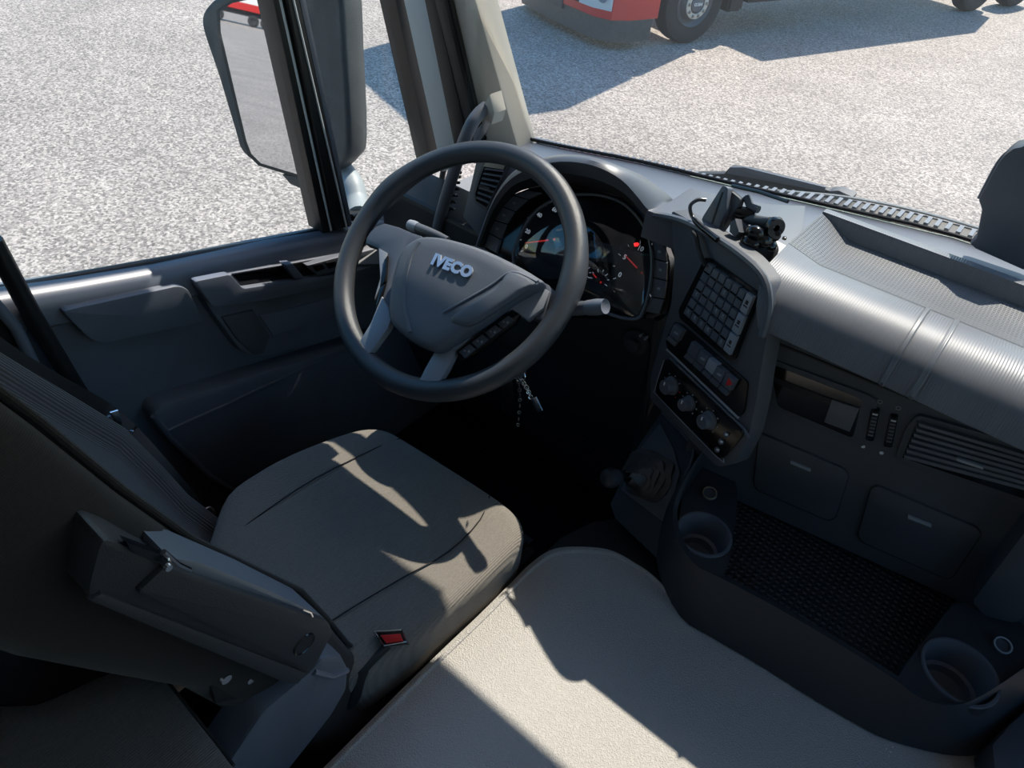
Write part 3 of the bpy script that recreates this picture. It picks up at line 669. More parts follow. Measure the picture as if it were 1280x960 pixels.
# gear lever
GP = through(AZ(845, 520, 1.80), AZ(870, 640, 1.74), AZ(770, 640, 1.66))
gear = empty('gear_lever', GP.at(815, 600), 'short black gear lever rising from a pleated boot beside the heater panel', 'gear lever')
plate('surround', [(828, 512), (846, 530), (868, 560), (868, 590), (845, 640), (838, 715), (768, 648), (762, 630), (795, 560)], GP, -.05, 0, darkm, gear, bev=.005)
plate('surround_panel', [(825, 528), (842, 560), (850, 590), (832, 655), (775, 612), (800, 560)], GP, -.001, .006, plastic, gear, bev=.003)
tube('surround_edge', [GP.at(x, y, .003) for x, y in ((828, 515), (862, 552), (866, 572), (850, 610), (843, 640))], .003, plastic2, gear, seg=8, sub=3)
bc = GP.at(812, 592, .006); kc = GP.at(766, 597, .085)
rows = []
sq = [GP.at(x, y, .006) for x, y in ((800, 560), (838, 572), (844, 594), (826, 626), (792, 620), (780, 600), (782, 578))]
sq = smoothpoly(sq, 4); c0 = sum(sq, Vector()) / len(sq)
ax = (kc - c0); axn = ax.normalized()
for i in range(15):
    t = i / 14; s = lerp(1.0, .22, t ** .8) * (1 + (.07 if i % 2 else -.05) * (1 - t * .4)); rows.append([c0 + ax * t * .62 + (p - c0 - axn * (p - c0).dot(axn) * t) * s + Vector((math.sin(k * 1.3 + i) * .0018,) * 3) for k, p in enumerate(sq)])
loft('boot', rows, gloss.copy() if False else mat('leather boot', (.05, .049, .05), .4), gear, closed_u=True)
tube('stem', [c0 + ax * .55, c0 + ax * .9], .008, gloss, gear)
addr = axn
lathe('knob', kc, axn, [(0, -.018), (.012, -.016), (.017, -.004), (.0185, .006), (.016, .016), (.008, .021), (0, .022)], darkm, gear)

# ================================================================== STEERING WHEEL
TW = R(41); WC = Vector((-.6955, .764, 2.052)); WN = Vector((0, -math.sin(TW), math.cos(TW))); WU = Vector((1, 0, 0)); WV = Vector((0, math.cos(TW), math.sin(TW)))
WP = PL(WC, WN)
wheel = empty('steering_wheel', WC - WN * .04, 'black four-spoke steering wheel with silver lower spokes', 'steering wheel')
RM, rm = .2165, .0185
pts = []; rad = []
for k in range(96):
    a = 2 * math.pi * k / 96; pts.append(WC + RM * (math.cos(a) * WU + math.sin(a) * WV))
    g_ = sum(math.exp(-((math.degrees(a) - c + 180) % 360 - 180) ** 2 / 120.0) for c in (18, 160)); rad.append(rm * (1 + .16 * g_))
bm = bmesh.new(); addtube(bm, pts, rad, 20, True, upv=WN); rim = link('rim', bm, softgrip, wheel, smooth='all')
tube('rim_seam', [WC + (RM - rm * 1.0) * (math.cos(2 * math.pi * k / 96) * WU + math.sin(2 * math.pi * k / 96) * WV) for k in range(96)], .0011, rubber, rim, seg=6, closed=True)
def wpl(name, pxs, h0, h1, m, par=wheel, **k): return plate(name, pxs, WP, h0, h1, m, par, **k)
def wz(pts): return [(400 + x / 2.667, 160 + y / 2.667) for x, y in pts]
wpl('spoke', wz([(215, 315), (300, 345), (350, 370), (300, 420), (240, 520), (232, 640), (200, 690), (190, 600), (215, 470), (190, 400), (150, 385), (165, 345)]), -.010, .008, plastic2, bev=.006, smooth_sub=2)
wpl('spoke', wz([(740, 510), (780, 540), (830, 560), (800, 640), (720, 640), (650, 620), (560, 690), (470, 745), (400, 745), (430, 690), (560, 640), (680, 570)]), -.010, .006, plastic2, bev=.006, smooth_sub=2)
wpl('silver_spoke', wz([(228, 600), (236, 640), (226, 668), (160, 758), (130, 712), (168, 650), (205, 560)]), .0, .013, silver, bev=.003)
wpl('silver_spoke', wz([(385, 738), (455, 738), (425, 800), (395, 850), (325, 850), (350, 800)]), .0, .013, silver, bev=.003)
wpl('silver_trim', wz([(385, 738), (560, 640), (660, 575), (740, 528), (765, 545), (745, 600), (690, 640), (640, 603), (560, 640), (455, 740)]), .002, .014, silver, bev=.003)
wpl('silver_trim', wz([(195, 400), (222, 415), (200, 530), (180, 570), (200, 500)]), .004, .012, silver, bev=.002)
for q in ([(215, 425), (210, 510), (196, 525), (205, 440)], [(208, 518), (196, 560), (180, 600), (178, 590), (192, 530)]):
    wpl('wheel_button', wz([(a + 8, b) for a, b in q]), .006, .014, gloss, bev=.002)
bk = wpl('button_panel', wz([(452, 745), (640, 606), (668, 618), (650, 650), (560, 720), (480, 772), (462, 770)]), .004, .013, gloss, bev=.003)
for k in range(4):
    t0, t1 = k / 4 + .02, (k + 1) / 4 - .02
    a = (lerp(458, 630, t0), lerp(748, 622, t0)); b = (lerp(458, 630, t1), lerp(748, 622, t1)); c = (lerp(478, 650, t1), lerp(768, 636, t1)); d = (lerp(478, 650, t0), lerp(768, 636, t0))
    bt = wpl('wheel_button', wz([a, b, c, d]), .012, .016, plastic, par=bk, bev=.0012)
    mx_, my_ = (a[0] + c[0]) / 2, (a[1] + c[1]) / 2
    bm = bmesh.new()
    sh = ([(-10, -3), (-4, 0), (-4, 4), (-10, 2)], [(2, 3), (8, -2), (11, 4), (6, 8)])
    for q in sh: prism(bm, [WP.at(400 + (mx_ + u) / 2.667, 160 + (my_ + v) / 2.667, .0166) for u, v in q], -WN * .0006)
    link('button_symbol', bm, dimwhite, bt)
# centre pad
po = wz([(300, 385), (340, 365), (400, 366), (470, 382), (560, 412), (660, 460), (728, 500), (745, 518), (700, 545), (640, 580), (560, 640), (480, 692), (410, 735), (375, 742), (310, 715), (250, 665), (233, 620), (236, 540), (255, 460), (275, 410)])
HP = 0.040
outline = smoothpoly([WP.at(x, y, HP - .010) for x, y in po], 3)
pc = sum(outline, Vector()) / len(outline)
hub = pad('centre_pad', outline, WN, [(.97, -.03), (1.0, -.012), (.995, .0), (.96, .007), (.9, .010), (.7, .011), (.4, .0115)], padm, wheel)
# creases of the pad: two raised shoulders
for q in ([(330, 380), (300, 440), (280, 560), (300, 680)], [(725, 512), (640, 480), (560, 530), (410, 615)], ):
    tube('pad_crease', [WP.at(400 + x / 2.667, 160 + y / 2.667, HP + .0005) for x, y in q], .0035, padm, hub, seg=8, sub=4, flat=.6)
pr = pad('pad_shoulder', smoothpoly([WP.at(400 + x / 2.667, 160 + y / 2.667, HP + .001) for x, y in [(640, 475), (725, 512), (690, 540), (600, 600), (500, 660), (430, 640), (520, 575), (600, 520)]], 3), WN, [(1.0, -.004), (.97, .001), (.85, .004), (.5, .005)], padm, hub)
Lp = WP.at(565, 333, HP + .0035); Lr = WP.at(592, 343, HP) - WP.at(538, 323, HP)
wd = words('lettering', 'IVECO', Lp, Lr, WN.cross(Lr), .0255, mat('brushed letter metal', (.62, .65, .70), .3, metal=.6), hub, depth=.0016, bold=.0016, space=1.12)
# steering column and stalks
col = empty('steering_column', WC - WN * .3, 'black steering column shroud behind the wheel', 'steering column')
rows = []
for h, r_ in ((-.03, .05), (-.05, .062), (-.10, .068), (-.17, .06), (-.30, .055)):
    rows.append([WC + WN * h + r_ * (math.cos(2 * math.pi * k / 20) * WU * 1.05 + math.sin(2 * math.pi * k / 20) * WV) for k in range(20)])
loft('shroud', rows, darkm, col, closed_u=True, caps=True)
def stalk(px0, px1, y, r0, m1, tipm, lab):
    a = AY(*px0, y); b = AY(*px1, y)
    s = empty('control_stalk', a, lab, 'stalk', 'control stalks behind the wheel'); del s['group']
    d = (b - a); L = d.length
    lathe('stalk_arm', a, d, [(0, 0), (r0 * .7, 0), (r0, L * .25), (r0 * 1.15, L * .5), (r0 * 1.15, L * .78), (0, L * .78)], m1, s, seg=20)
    lathe('stalk_tip', a, d, [(0, L * .78), (r0 * 1.25, L * .78), (r0 * 1.35, L * .9), (r0 * 1.2, L), (r0 * .9, L * .99), (0, L * .97)], tipm, s, seg=20)
    return s
stalk((665, 390), (757, 383), .80, .0095, plastic2, satin, 'right control stalk with a sunlit grey end cap')
stalk((560, 300), (512, 281), .86, .0085, plastic2, silver, 'left control stalk behind the upper wheel rim')
for j, (x, y) in enumerate(((700, 408), (708, 404))): pass
# keys in the ignition
kb = AY(650, 470, .78)
keys = empty('key_bunch', AY(655, 535, .78), 'bunch of keys with a silver tag hanging below the wheel rim', 'keys')
tube('key_ring', [kb + .011 * Vector((math.cos(a), .3 * math.sin(a), math.sin(a))) for a in [i * math.pi / 8 for i in range(16)]], .0011, chrome, keys, closed=True, seg=6)
def chainy(name, pxs, r, m):
    p = [AY(x, y, .78) for x, y in pxs]; p = smoothpoly(p, 5, False)
    bm = bmesh.new()
    for i in range(0, len(p) - 1, 1):
        d = (p[min(i + 1, len(p) - 1)] - p[i]).normalized(); a = d.orthogonal() if i % 2 else d.cross(d.orthogonal()); a.normalize()
        addtube(bm, [p[i] + d * r * 1.3 * math.cos(t) + a * r * math.sin(t) for t in [j * math.pi / 5 for j in range(10)]], r * .35, 5, True)
    o = link(name, bm, m, keys, smooth=True); o['kind'] = 'stuff'; return o
chainy('chain', [(651, 474), (658, 484), (664, 498)], .0035, chrome)
chainy('chain', [(648, 474), (650, 500), (647, 536)], .0028, steel)
plate('key_tag', [(663, 499), (670, 496), (678, 513), (671, 517)], YP(.78), -.002, .001, chrome, keys, bev=.0005)
plate('key', [(626, 478), (640, 476), (643, 500), (636, 520), (626, 512)], YP(.78), -.008, .002, gloss, keys, bev=.002)
lathe('ignition_barrel', AY(650, 462, .80), (0, -1, .2), [(0, .0), (.014, 0), (.014, .012), (.006, .014), (0, .014)], plastic2, col)
plate('stalk_symbol', [(696, 410), (700, 404), (704, 402), (700, 409)], YP(.80), 0, .001, white, col)

# ================================================================== DRIVER SEAT
seat = empty('driver_seat', (-.64, .4, 1.2), 'black ribbed fabric driver seat with a folded armrest', 'seat')
cu = [(262, 668), (282, 618), (318, 590), (360, 567), (410, 547), (450, 535), (478, 535), (502, 546), (560, 582), (610, 614), (640, 636), (655, 656), (650, 682), (612, 722), (560, 765), (500, 812), (440, 850), (380, 850), (300, 760), (250, 720)]
outline = smoothpoly([AZ(x, y, ZS) for x, y in cu], 3)
cc = sum(outline, Vector()) / len(outline)
def cprof(): return [(.93, -.13), (.985, -.11), (1.0, -.06), (.998, -.02), (.985, -.004), (.96, .002), (.90, .006), (.75, .004), (.5, -.001), (.25, -.002)]
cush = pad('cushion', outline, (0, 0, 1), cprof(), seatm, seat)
def on_seat(x, y): return AZ(x, y, ZS + .004)
for q in ([(262, 690), (330, 640), (394, 598), (470, 560), (500, 548)], [(380, 800), (430, 766), (500, 724), (560, 690), (600, 650), (612, 620)]):
    tube('seam', [on_seat(*v) for v in q], .0013, sidem, cush, seg=6, sub=3, flat=.5)
tube('seam', [AZ(x, y, ZS - .004) for x, y in ((648, 664), (640, 678), (600, 716), (555, 752), (500, 796), (440, 838))], .0016, seatm, cush, seg=6, sub=3)
box('seat_pan', (-.64, .50, 1.50), (.42, .50, .10), darkm, seat, bev=.02)
box('seat_base', (-.62, .48, 1.31), (.36, .40, .28), rubber, seat, bev=.02)
tube('seat_rail', [Vector((-.425, .30, 1.49)), Vector((-.425, .74, 1.49))], .006, steel, seat)
tube('seat_rail', [Vector((-.41, .22, 1.44)), Vector((-.41, .70, 1.44))], .004, steel, seat)
# backrest: sections going up, leaning back
def back_section(t):
    z = lerp(1.25, 2.62, t); 
    tab = [(1.25, .36), (1.60, .34), (1.75, .285), (1.916, .246), (2.158, .129), (2.365, .065), (2.62, -.03)]
    for (z0, y0), (z1, y1) in zip(tab, tab[1:]):
        if z0 <= z <= z1: yc = lerp(y0, y1, (z - z0) / (z1 - z0))
    wd_ = lerp(1.0, .9, max(0, (t - .55) / .45)); bul = 1.0
    sh = [(-.215, -.15), (-.10, -.16), (.10, -.16), (.20, -.15), (.232, -.11), (.236, -.05), (.222, -.008), (.200, .0), (.180, -.012), (.155, -.035), (.08, -.045), (0, -.047), (-.08, -.045), (-.155, -.035), (-.18, -.012), (-.2, .0), (-.222, -.008), (-.236, -.05), (-.232, -.11)]
    return [Vector((-.655 + u * wd_, yc + v, z)) for u, v in sh]
rows = [smoothpoly(back_section(t / 14), 3) for t in range(15)]
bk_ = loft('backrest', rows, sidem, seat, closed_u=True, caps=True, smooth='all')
rows = []
for t in range(4, 15):
    s_ = back_section(t / 14)[7:16]
    rows.append([p + Vector((0, .006, 0)) for p in smoothpoly(s_, 3, False)])
loft('ribbed_panel', rows, backm, bk_, smooth='all')
tube('seam', [back_section(t / 14)[7] + Vector((.0, .006, 0)) for t in range(15)], .003, sidem, bk_, seg=8)
# folded-up armrest beside the backrest
AP = XP(-.395)
arm = empty('armrest', AP.at(380, 806), 'x', 'x'); 
for k_ in ('label', 'category'): del arm[k_]
arm.parent = seat; arm.location = AP.at(380, 806) - seat.location
def apl(name, pxs, h0, h1, m, par=arm, **k): return plate(name, pxs, AP, h0, h1, m, par, **k)
apl('armrest_body', [(128, 672), (158, 682), (206, 708), (412, 778), (417, 790), (392, 838), (370, 857), (352, 853), (110, 748), (112, 730)], -.045, 0, darkm, bev=.007, rnd=.01)
apl('armrest_lid', [(207, 709), (408, 776), (417, 790), (393, 836), (385, 838), (172, 741)], -.002, .006, darkm, bev=.003, rnd=.004)
apl('lower_rail', [(128, 742), (385, 842), (372, 856), (352, 852), (112, 752)], -.002, .004, darkm, bev=.003)
lathe('hinge_cover', AP.at(380, 805, .006), (1, 0, 0), [(0, .0006), (.0125, .0006), (.0135, .0016), (.0145, .0)], gloss, arm, seg=28)
XP2 = XP(-.43)
plate('top_strip', [(212, 697), (250, 703), (330, 735), (400, 768), (408, 776), (330, 752), (207, 710)], XP(-.40), -.05, .0, satin, arm, bev=.004)
plate('recess', [(158, 678), (212, 698), (205, 707), (165, 690)], XP(-.392), -.01, .0, gloss, arm)
tube('adjuster_lever', [XP(-.388).at(*q) for q in ((204, 690), (222, 706), (237, 713))], .0025, chrome, arm, seg=8)
lathe('screw', XP(-.386).at(209, 708), (1, 0, 0), [(0, .003), (.003, .003), (.0035, 0)], chrome, arm, seg=12)
tube('adjuster_lever', [XP(-.388).at(*q) for q in ((378, 762), (388, 766), (390, 771))], .0015, chrome, arm, seg=8)
# recliner cover at the seat side
CPx = XP(-.40)
rc = plate('recliner_cover', [(392, 838), (404, 822), (428, 820), (436, 835), (434, 862), (415, 895), (360, 965), (280, 965), (330, 890)], CPx, -.05, 0, doorp, seat, bev=.010, rnd=.008)
tube('cover_crease', [CPx.at(*q) for q in ((392, 840), (415, 846), (434, 838))], .004, satin, rc, seg=8)
for (x, y, r_) in ((281, 847, .006), (312, 848, .005)): lathe('bolt', XP(-.425).at(x, y), (1, 0, 0), [(0, .004), (r_, .004), (r_ * 1.1, 0)], chrome, seat, seg=14)
plate('bolt_plate', [(258, 838), (300, 838), (312, 870), (270, 880)], XP(-.43), -.01, 0, rubber, seat, bev=.002)
# buckle
bkx = empty('seat_belt_buckle', AX(470, 850, -.415), 'seat belt buckle with a red release button beside the driver cushion', 'buckle')
BP = PL(AX(488, 797, -.415), (.2, -.35, 1))
tube('buckle_stalk', [AX(440, 880, -.42), AX(455, 840, -.418), BP.at(485, 808, -.02)], .013, rubber, bkx, flat=.5)
plate('buckle_body', [(467, 790), (502, 788), (508, 802), (480, 807)], BP, -.035, 0, gloss, bkx, bev=.002)
plate('release_button', [(475, 794), (500, 792), (504, 801), (483, 804)], BP, -.001, .003, red, bkx, bev=.001)
tube('chrome_frame', [BP.at(*q) for q in ((468, 789), (502, 787), (508, 802), (480, 807))], .0012, chrome, bkx, closed=True, seg=6)
# belt webbing
BX = -1.02
belt = empty('seat_belt', AX(150, 600, BX), 'black seat belt webbing running down behind the seat by the door', 'seat belt')
bpts = [AX(-60, 400, BX), AX(0, 446, BX), AX(70, 487, BX), AX(140, 527, BX), AX(200, 590, -.93), AX(250, 650, -.90)]
bm = bmesh.new(); addtube(bm, smoothpoly(bpts, 4, False), .022, 8, False, flat=.06, upv=Vector((1, .3, 0))); link('webbing', bm, rubber, belt, smooth=True)
plate('tongue', [(138, 516), (148, 513), (154, 532), (146, 532)], XP(BX + .03), -.002, .002, chrome, belt, bev=.001)
tube('tongue_bar', [AX(*q, BX + .03) for q in ((136, 520), (140, 530), (165, 540), (171, 533))], .003, chrome, belt, seg=8)
for q in (((212, 632), (232, 640), (246, 655), (249, 668)), ((215, 655), (235, 657), (248, 668)), ((252, 640), (262, 634), (268, 642), (256, 655))):
    tube('anchor_wire', [AX(x, y, -.90) for x, y in q], .002, steel, belt, seg=8, sub=3)
# bunk cushion behind
bo = [(-60, 905), (40, 880), (110, 850), (150, 834), (180, 830), (200, 842), (235, 885), (290, 955), (380, 1080), (200, 1300), (-100, 1200)]
outline = smoothpoly([AZ(x, y, 1.90) for x, y in bo], 3)
bunk = pad('bunk_cushion', outline, (0, 0, 1), [(.9, -.16), (.98, -.13), (1.0, -.07), (1.0, -.02), (.985, -.003), (.95, .002), (.6, .004)], bunkm)
tag(bunk, 'dark fabric bunk cushion corner behind the driver seat', 'cushion')
tube('piping', [p + Vector((0, 0, -.006)) for p in outline[:len(outline) // 2 + 6]], .003, sidem, bunk, seg=6)
box_ = box('bunk_base', (-.5, -.37, 1.47), (1.25, .90, .54), rubber); tag(box_, kind='structure')

# ================================================================== GRAB HANDLE, CABLES, HOLDER
gh = empty('grab_handle', AY(603, 150, 1.02), 'black grab handle on the beige windscreen pillar', 'handle')
pp = [AY(608, 134, 1.04), AY(598, 143, 1.02), AY(588, 158, 1.0), AY(577, 185, .99), AY(565, 222, .985), AY(555, 255, .98), AY(547, 290, .98), AY(552, 308, .985)]
tube('bar', pp, .0125, plastic2, gh, sub=4, seg=14)
plate('mount', [(600, 136), (612, 118), (618, 142), (614, 156), (606, 150)], YP(1.035), -.03, .004, pillarm, gh, bev=.004)
plate('mount_web', [(606, 150), (600, 168), (590, 182), (592, 165)], YP(1.03), -.02, .0, plastic2, gh, bev=.003)
cc_ = [AY(x, y, 1.0) for x, y in ((572, 215), (568, 240), (562, 270), (558, 300), (556, 325))]; cc_ = smoothpoly(cc_, 30, False)
hel = [p + .007 * Vector((math.cos(i * .75), math.sin(i * .75), 0)) for i, p in enumerate(cc_)]
tag(tube('coiled_cable', hel, .0028, gloss, seg=6), 'black coiled cable hanging beside the grab handle', 'cable')
# phone holder
ZH = 2.166
hb = AZ(942, 312, ZH)
hold = empty('phone_holder', hb, 'black phone holder on a jointed arm standing on the dashboard', 'phone holder')
HPn = PL(AZ(895, 292, ZH + .01), (-.35, -1, .35))
plate('clamp_plate', [(903, 231), (910, 234), (908, 262), (896, 292), (876, 279), (877, 272)], HPn, -.010, .004, plastic2, hold, bev=.003, rnd=.004)
plate('clamp_rear', [(905, 232), (925, 248), (922, 258), (897, 294), (893, 290)], HPn, -.018, -.006, plastic, hold, bev=.003, rnd=.003)
plate('clamp_groove', [(902, 240), (904, 240), (890, 282), (888, 281)], HPn, .003, .0046, rubber, hold)
def hy(x, y, dy=0.0): return HPn.at(x, y, -.02 - dy)
tube('arm', [hy(913, 246), hy(920, 262), hy(929, 280), hy(935, 292)], .0065, satin, hold, seg=12)
lathe('joint', hy(932, 268), (1, .2, .1), [(0, -.014), (.009, -.014), (.011, -.006), (.011, .006), (.009, .014), (0, .014)], gloss, hold, seg=18)
tube('arm', [hy(905, 268), hy(925, 272), hy(948, 276), hy(962, 278)], .008, plastic, hold, seg=12)
lathe('joint', hy(968, 284), (.8, -.6, .2), [(.005, -.006), (.014, -.006), (.016, 0), (.014, .006), (.005, .006)], gloss, hold, seg=20)
lathe('suction_base', hb, (0, -.15, 1), [(0, 0), (.034, 0), (.036, .006), (.030, .016), (.018, .028), (.014, .04), (0, .046)], rubber, hold, seg=28)
bm = bmesh.new()
for x, y, r_, dz in ((950, 298, .017, .03), (962, 292, .015, .035), (938, 303, .013, .025), (958, 306, .014, .018), (944, 290, .012, .042)):
    c = AZ(x, y, ZH + dz); rr = bmesh.ops.create_uvsphere(bm, u_segments=14, v_segments=10, radius=r_); bmesh.ops.scale(bm, vec=(1.15, .9, .8), verts=rr['verts']); bmesh.ops.translate(bm, vec=c, verts=rr['verts'])
link('clamp_knuckle', bm, gloss, hold, smooth='all')
plate('clamp_jaw', [(912, 278), (919, 273), (924, 290), (918, 297), (911, 290)], HPn, -.005, .012, plastic, hold, bev=.003)
tube('cable_loop', [AZ(x, y, ZH + .03) for x, y in ((924, 288), (932, 284), (945, 288), (950, 296), (938, 300), (926, 297))], .0016, gloss, hold, seg=6, sub=5)
tube('cable_loop', [AZ(x, y, ZH + .045) for x, y in ((958, 276), (970, 276), (975, 286), (972, 292))], .004, gloss, hold, seg=8, sub=5)
tube('rod', [hy(915, 232), hy(950, 240), hy(985, 252)], .003, gloss, hold, seg=8)
tube('rod', [hy(933, 246), hy(938, 258), hy(948, 262)], .006, plastic, hold, seg=8)
lab = plate('holder_pad', [(948, 318), (966, 298), (992, 312), (990, 316)], ZP(ZH + .004), -.004, 0, mat('white pad', (.6, .58, .62), .5), hold)
for (x, y) in ((980, 299), (986, 312)): lathe('screw', AZ(x, y, ZH + .006), (0, 0, 1), [(0, .005), (.003, .004), (.0035, 0)], gloss, hold, seg=10)
gc = [AZ(882, 250, ZH + .05), AZ(872, 250, ZH + .05), AZ(863, 257, ZH + .045), AZ(865, 270, ZH + .035), AZ(874, 281, ZH + .03), AZ(886, 291, ZH + .028), AZ(897, 300, ZH + .028)]
tag(tube('charging_cable', gc, [.003] * 14 + [.0045] * 11, gloss, seg=10, sub=4), 'thick black charger cable curving in front of the phone holder', 'cable')
tag(tube('thin_cable', [SP.at(866, 290, .01), SP.at(870, 296, .012), SP.at(873, 310, .012), SP.at(877, 322, .014), SP.at(882, 332, .012)], .0035, rubber, seg=8, sub=4), 'thin black cable hanging over the top of the switch panel', 'cable')

# ================================================================== DISPLAY AT RIGHT
DP = YP(1.25)
disp = empty('dash_display', Vector((.0, 1.26, 2.2)), 'dark upright device housing standing behind the dashboard tray', 'display')
plate('housing', [(1340, 176), (1276, 183), (1262, 188), (1248, 202), (1230, 235), (1222, 252), (1226, 264), (1219, 298), (1218, 312), (1340, 345)], DP, -.04, 0, plastic2, disp, bev=.008, smooth_sub=2)
tube('top_edge', [DP.at(x, y, -.01) for x, y in ((1224, 248), (1232, 232), (1248, 203), (1262, 189), (1278, 184), (1340, 177))], .003, satin, disp, seg=8, sub=3)

# ================================================================== OUTSIDE
# driver's mirror
mn = Vector((.22, -.96, .16)).normalized()
MP = PL(AY(330, 120, 1.02), mn)
mir = empty('door_mirror', MP.at(400, 240), 'tall dark door mirror outside the side window reflecting the yard', 'mirror')
mo = [(254, 22), (262, 6), (280, -6), (345, -20), (395, -30), (425, -20), (432, 60), (438, 180), (430, 205), (408, 222), (375, 222), (330, 208), (305, 190), (296, 165), (275, 95), (258, 45)]
outl_ = smoothpoly([MP.at(x, y, 0) for x, y in mo], 3)
rows = [[p for p in outl_]]
cM = sum(outl_, Vector()) / len(outl_)
bm = bmesh.new()
V = addgrid(bm, [[cM + (p - cM) * s - mn * h for p in outl_] for s, h in ((.93, -.002), (.985, -.004), (1.0, .008), (1.0, .04), (.96, .08), (.85, .11), (.5, .125))], True)
bm.faces.new(V[0]); bm.faces.new(V[-1])
link('housing', bm, ext, mir, smooth='all')
plate('mirror_glass', [(275, 14), (290, 4), (345, -8), (372, -14), (402, 212), (398, 220), (372, 218), (326, 204), (314, 192), (308, 176), (290, 100), (276, 40)], MP, .003, .006, mirrorm, mir)
plate('glass_edge', [(271, 12), (288, 1), (345, -12), (376, -18), (406, 214), (400, 224), (372, 222), (323, 207), (310, 194), (304, 176), (286, 100), (272, 40)], MP, .001, .004, rubber, mir)
plate('lower_shell', [(352, 218), (404, 226), (404, 242), (385, 240), (362, 230)], MP, -.06, -.004, extlt if False else ext, mir, bev=.004)
ma = [MP.at(428, 214, -.05), XP(-1.32).at(440, 232), XP(-1.28).at(446, 255), XP(-1.22).at(449, 272)]
tube('mirror_arm', ma, .030, extlt, mir, sub=3, seg=16)
lathe('arm_foot', XP(-1.215).at(449, 266), (0, 0, 1), [(0, .004), (.028, .004), (.032, -.01), (.035, -.03), (0, -.03)], seal, mir)

# cowl grille and wipers, just outside the windscreen
cowl = empty('scuttle_grille', Vector((0, 1.4, 2.1)), 'dark slotted grille strip below the windscreen outside', 'grille')
cb = [p + Vector((0, .012, -.006)) for p in base]; cf = [p + Vector((0, .065, -.004 if p.x > -.3 else -.03)) for p in base]
bs = smoothpoly(cb, 12, False); fs = smoothpoly(cf, 12, False)
loft('grille_base', [bs, fs, [p + Vector((0, .01, -.03)) for p in fs]], seal, cowl)
bm = bmesh.new()
for a, b in zip(bs, fs):
    c = (a + b) / 2 + Vector((0, 0, .003)); addbox(bm, c, (.007, .032, .006))
for i in range(0, len(bs) - 1): pass
o = link('slat', bm, satin, cowl); o['kind'] = 'stuff'
tube('grille_edge', [p + Vector((0, .0, .004)) for p in fs], .003, extlt, cowl, seg=6)
def wiper(name, lab, armp, blade, z):
    w_ = empty(name, AY(*armp[0][0:2], 1.40), lab, 'wiper')
    return w_
WY = 1.42
w1 = empty('windscreen_wiper', AY(880, 225, WY), 'black windscreen wiper resting along the bottom edge of the windscreen', 'wiper')
plate('wiper_arm', [(848, 227), (866, 217), (905, 217), (912, 209), (935, 212), (1000, 228), (1060, 245), (1058, 256), (1010, 246), (960, 240), (905, 233), (868, 236)], YP(WY), -.018, 0, ext, w1, bev=.003)
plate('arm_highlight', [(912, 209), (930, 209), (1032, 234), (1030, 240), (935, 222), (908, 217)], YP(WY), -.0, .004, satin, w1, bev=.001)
plate('arm_joint', [(1036, 239), (1048, 238), (1066, 246), (1060, 258), (1034, 252)], YP(WY), -.02, .006, plastic, w1, bev=.002)
tube('blade', [AY(x, y, WY - .01) for x, y in ((905, 234), (960, 244), (1035, 262), (1120, 276))], .008, gloss, w1, seg=8)
tube('blade_bow', [AY(x, y, WY - .005) for x, y in ((1050, 250), (1090, 262), (1150, 283))], .009, ext, w1, seg=8)
w2 = empty('wiper_linkage', AY(1160, 285, WY), 'thin wiper blade lying on the scuttle grille', 'wiper')
tube('blade', [AY(x, y, 1.40) for x, y in ((1060, 262), (1120, 278), (1180, 292), (1215, 302))], .005, ext, w2, seg=8)

# ---- red truck parked ahead
RT = empty('red_truck', (-5.0, 8.9, 0), 'red truck cab parked ahead on the asphalt, seen through the windscreen', 'truck')
th = R(70); hd = Vector((-math.cos(th), -math.sin(th), 0)); lf = Vector((math.sin(th), -math.cos(th), 0))     # heading, its left side (faces us)
RW = Vector((-4.50, 9.55, 0))         # foot of the near front wheel (outer face)
def T(f, l, z): return RW + hd * f + lf * l + Vector((0, 0, z))
redp = mat('red truck paint', (.50, .012, .015), .3, spec=.6)
tyrem = mat('tyre rubber', (.022, .022, .024), .8)
def tbox(name, f0, f1, l0, l1, z0, z1, m, bev=.03, par=RT):
    bm = bmesh.new(); prism(bm, [T(f0, l0, z0), T(f1, l0, z0), T(f1, l0, z1), T(f0, l0, z1)], lf * (l1 - l0) , 0)
    if bev: bmesh.ops.bevel(bm, geom=bm.edges[:], offset=bev, segments=3, affect='EDGES')
    return link(name, bm, m, par, smooth=True)
tbox('cab', -.62, 1.30, -2.35, -.03, 1.0, 3.0, redp, .08)
tbox('shadow_box', -.62, 1.2, -2.35, -.03, 2.95, 5.1, ext, .12)  # unseen tall box, added so the truck's shadow reaches further over the asphalt
# cab front lower: bumper in two tones
fo = [(0, 0), (.0, .0)]
def nose(name, z0, z1, f0, m, ext_=0.0, r_=.28):
    prof_ = []
    for (f, l) in ((f0, -.02), (1.05, -.02), (1.30 + ext_, -.10), (1.42 + ext_, -.32), (1.46 + ext_, -.9), (1.47 + ext_, -1.19), (1.46 + ext_, -1.48), (1.42 + ext_, -2.06), (1.30 + ext_, -2.28), (1.05, -2.36), (f0, -2.36)):
        prof_.append(T(f, l, z1))
    bm = bmesh.new(); prism(bm, prof_, Vector((0, 0, z0 - z1)), .02); return link(name, bm, m, RT, smooth=True)
nose('bumper', .36, 1.02, .62, redp)
nose('lower_skirt', .10, .37, .70, ext, -.02)
nose('front_panel', 1.02, 1.5, .60, redp, -.04)
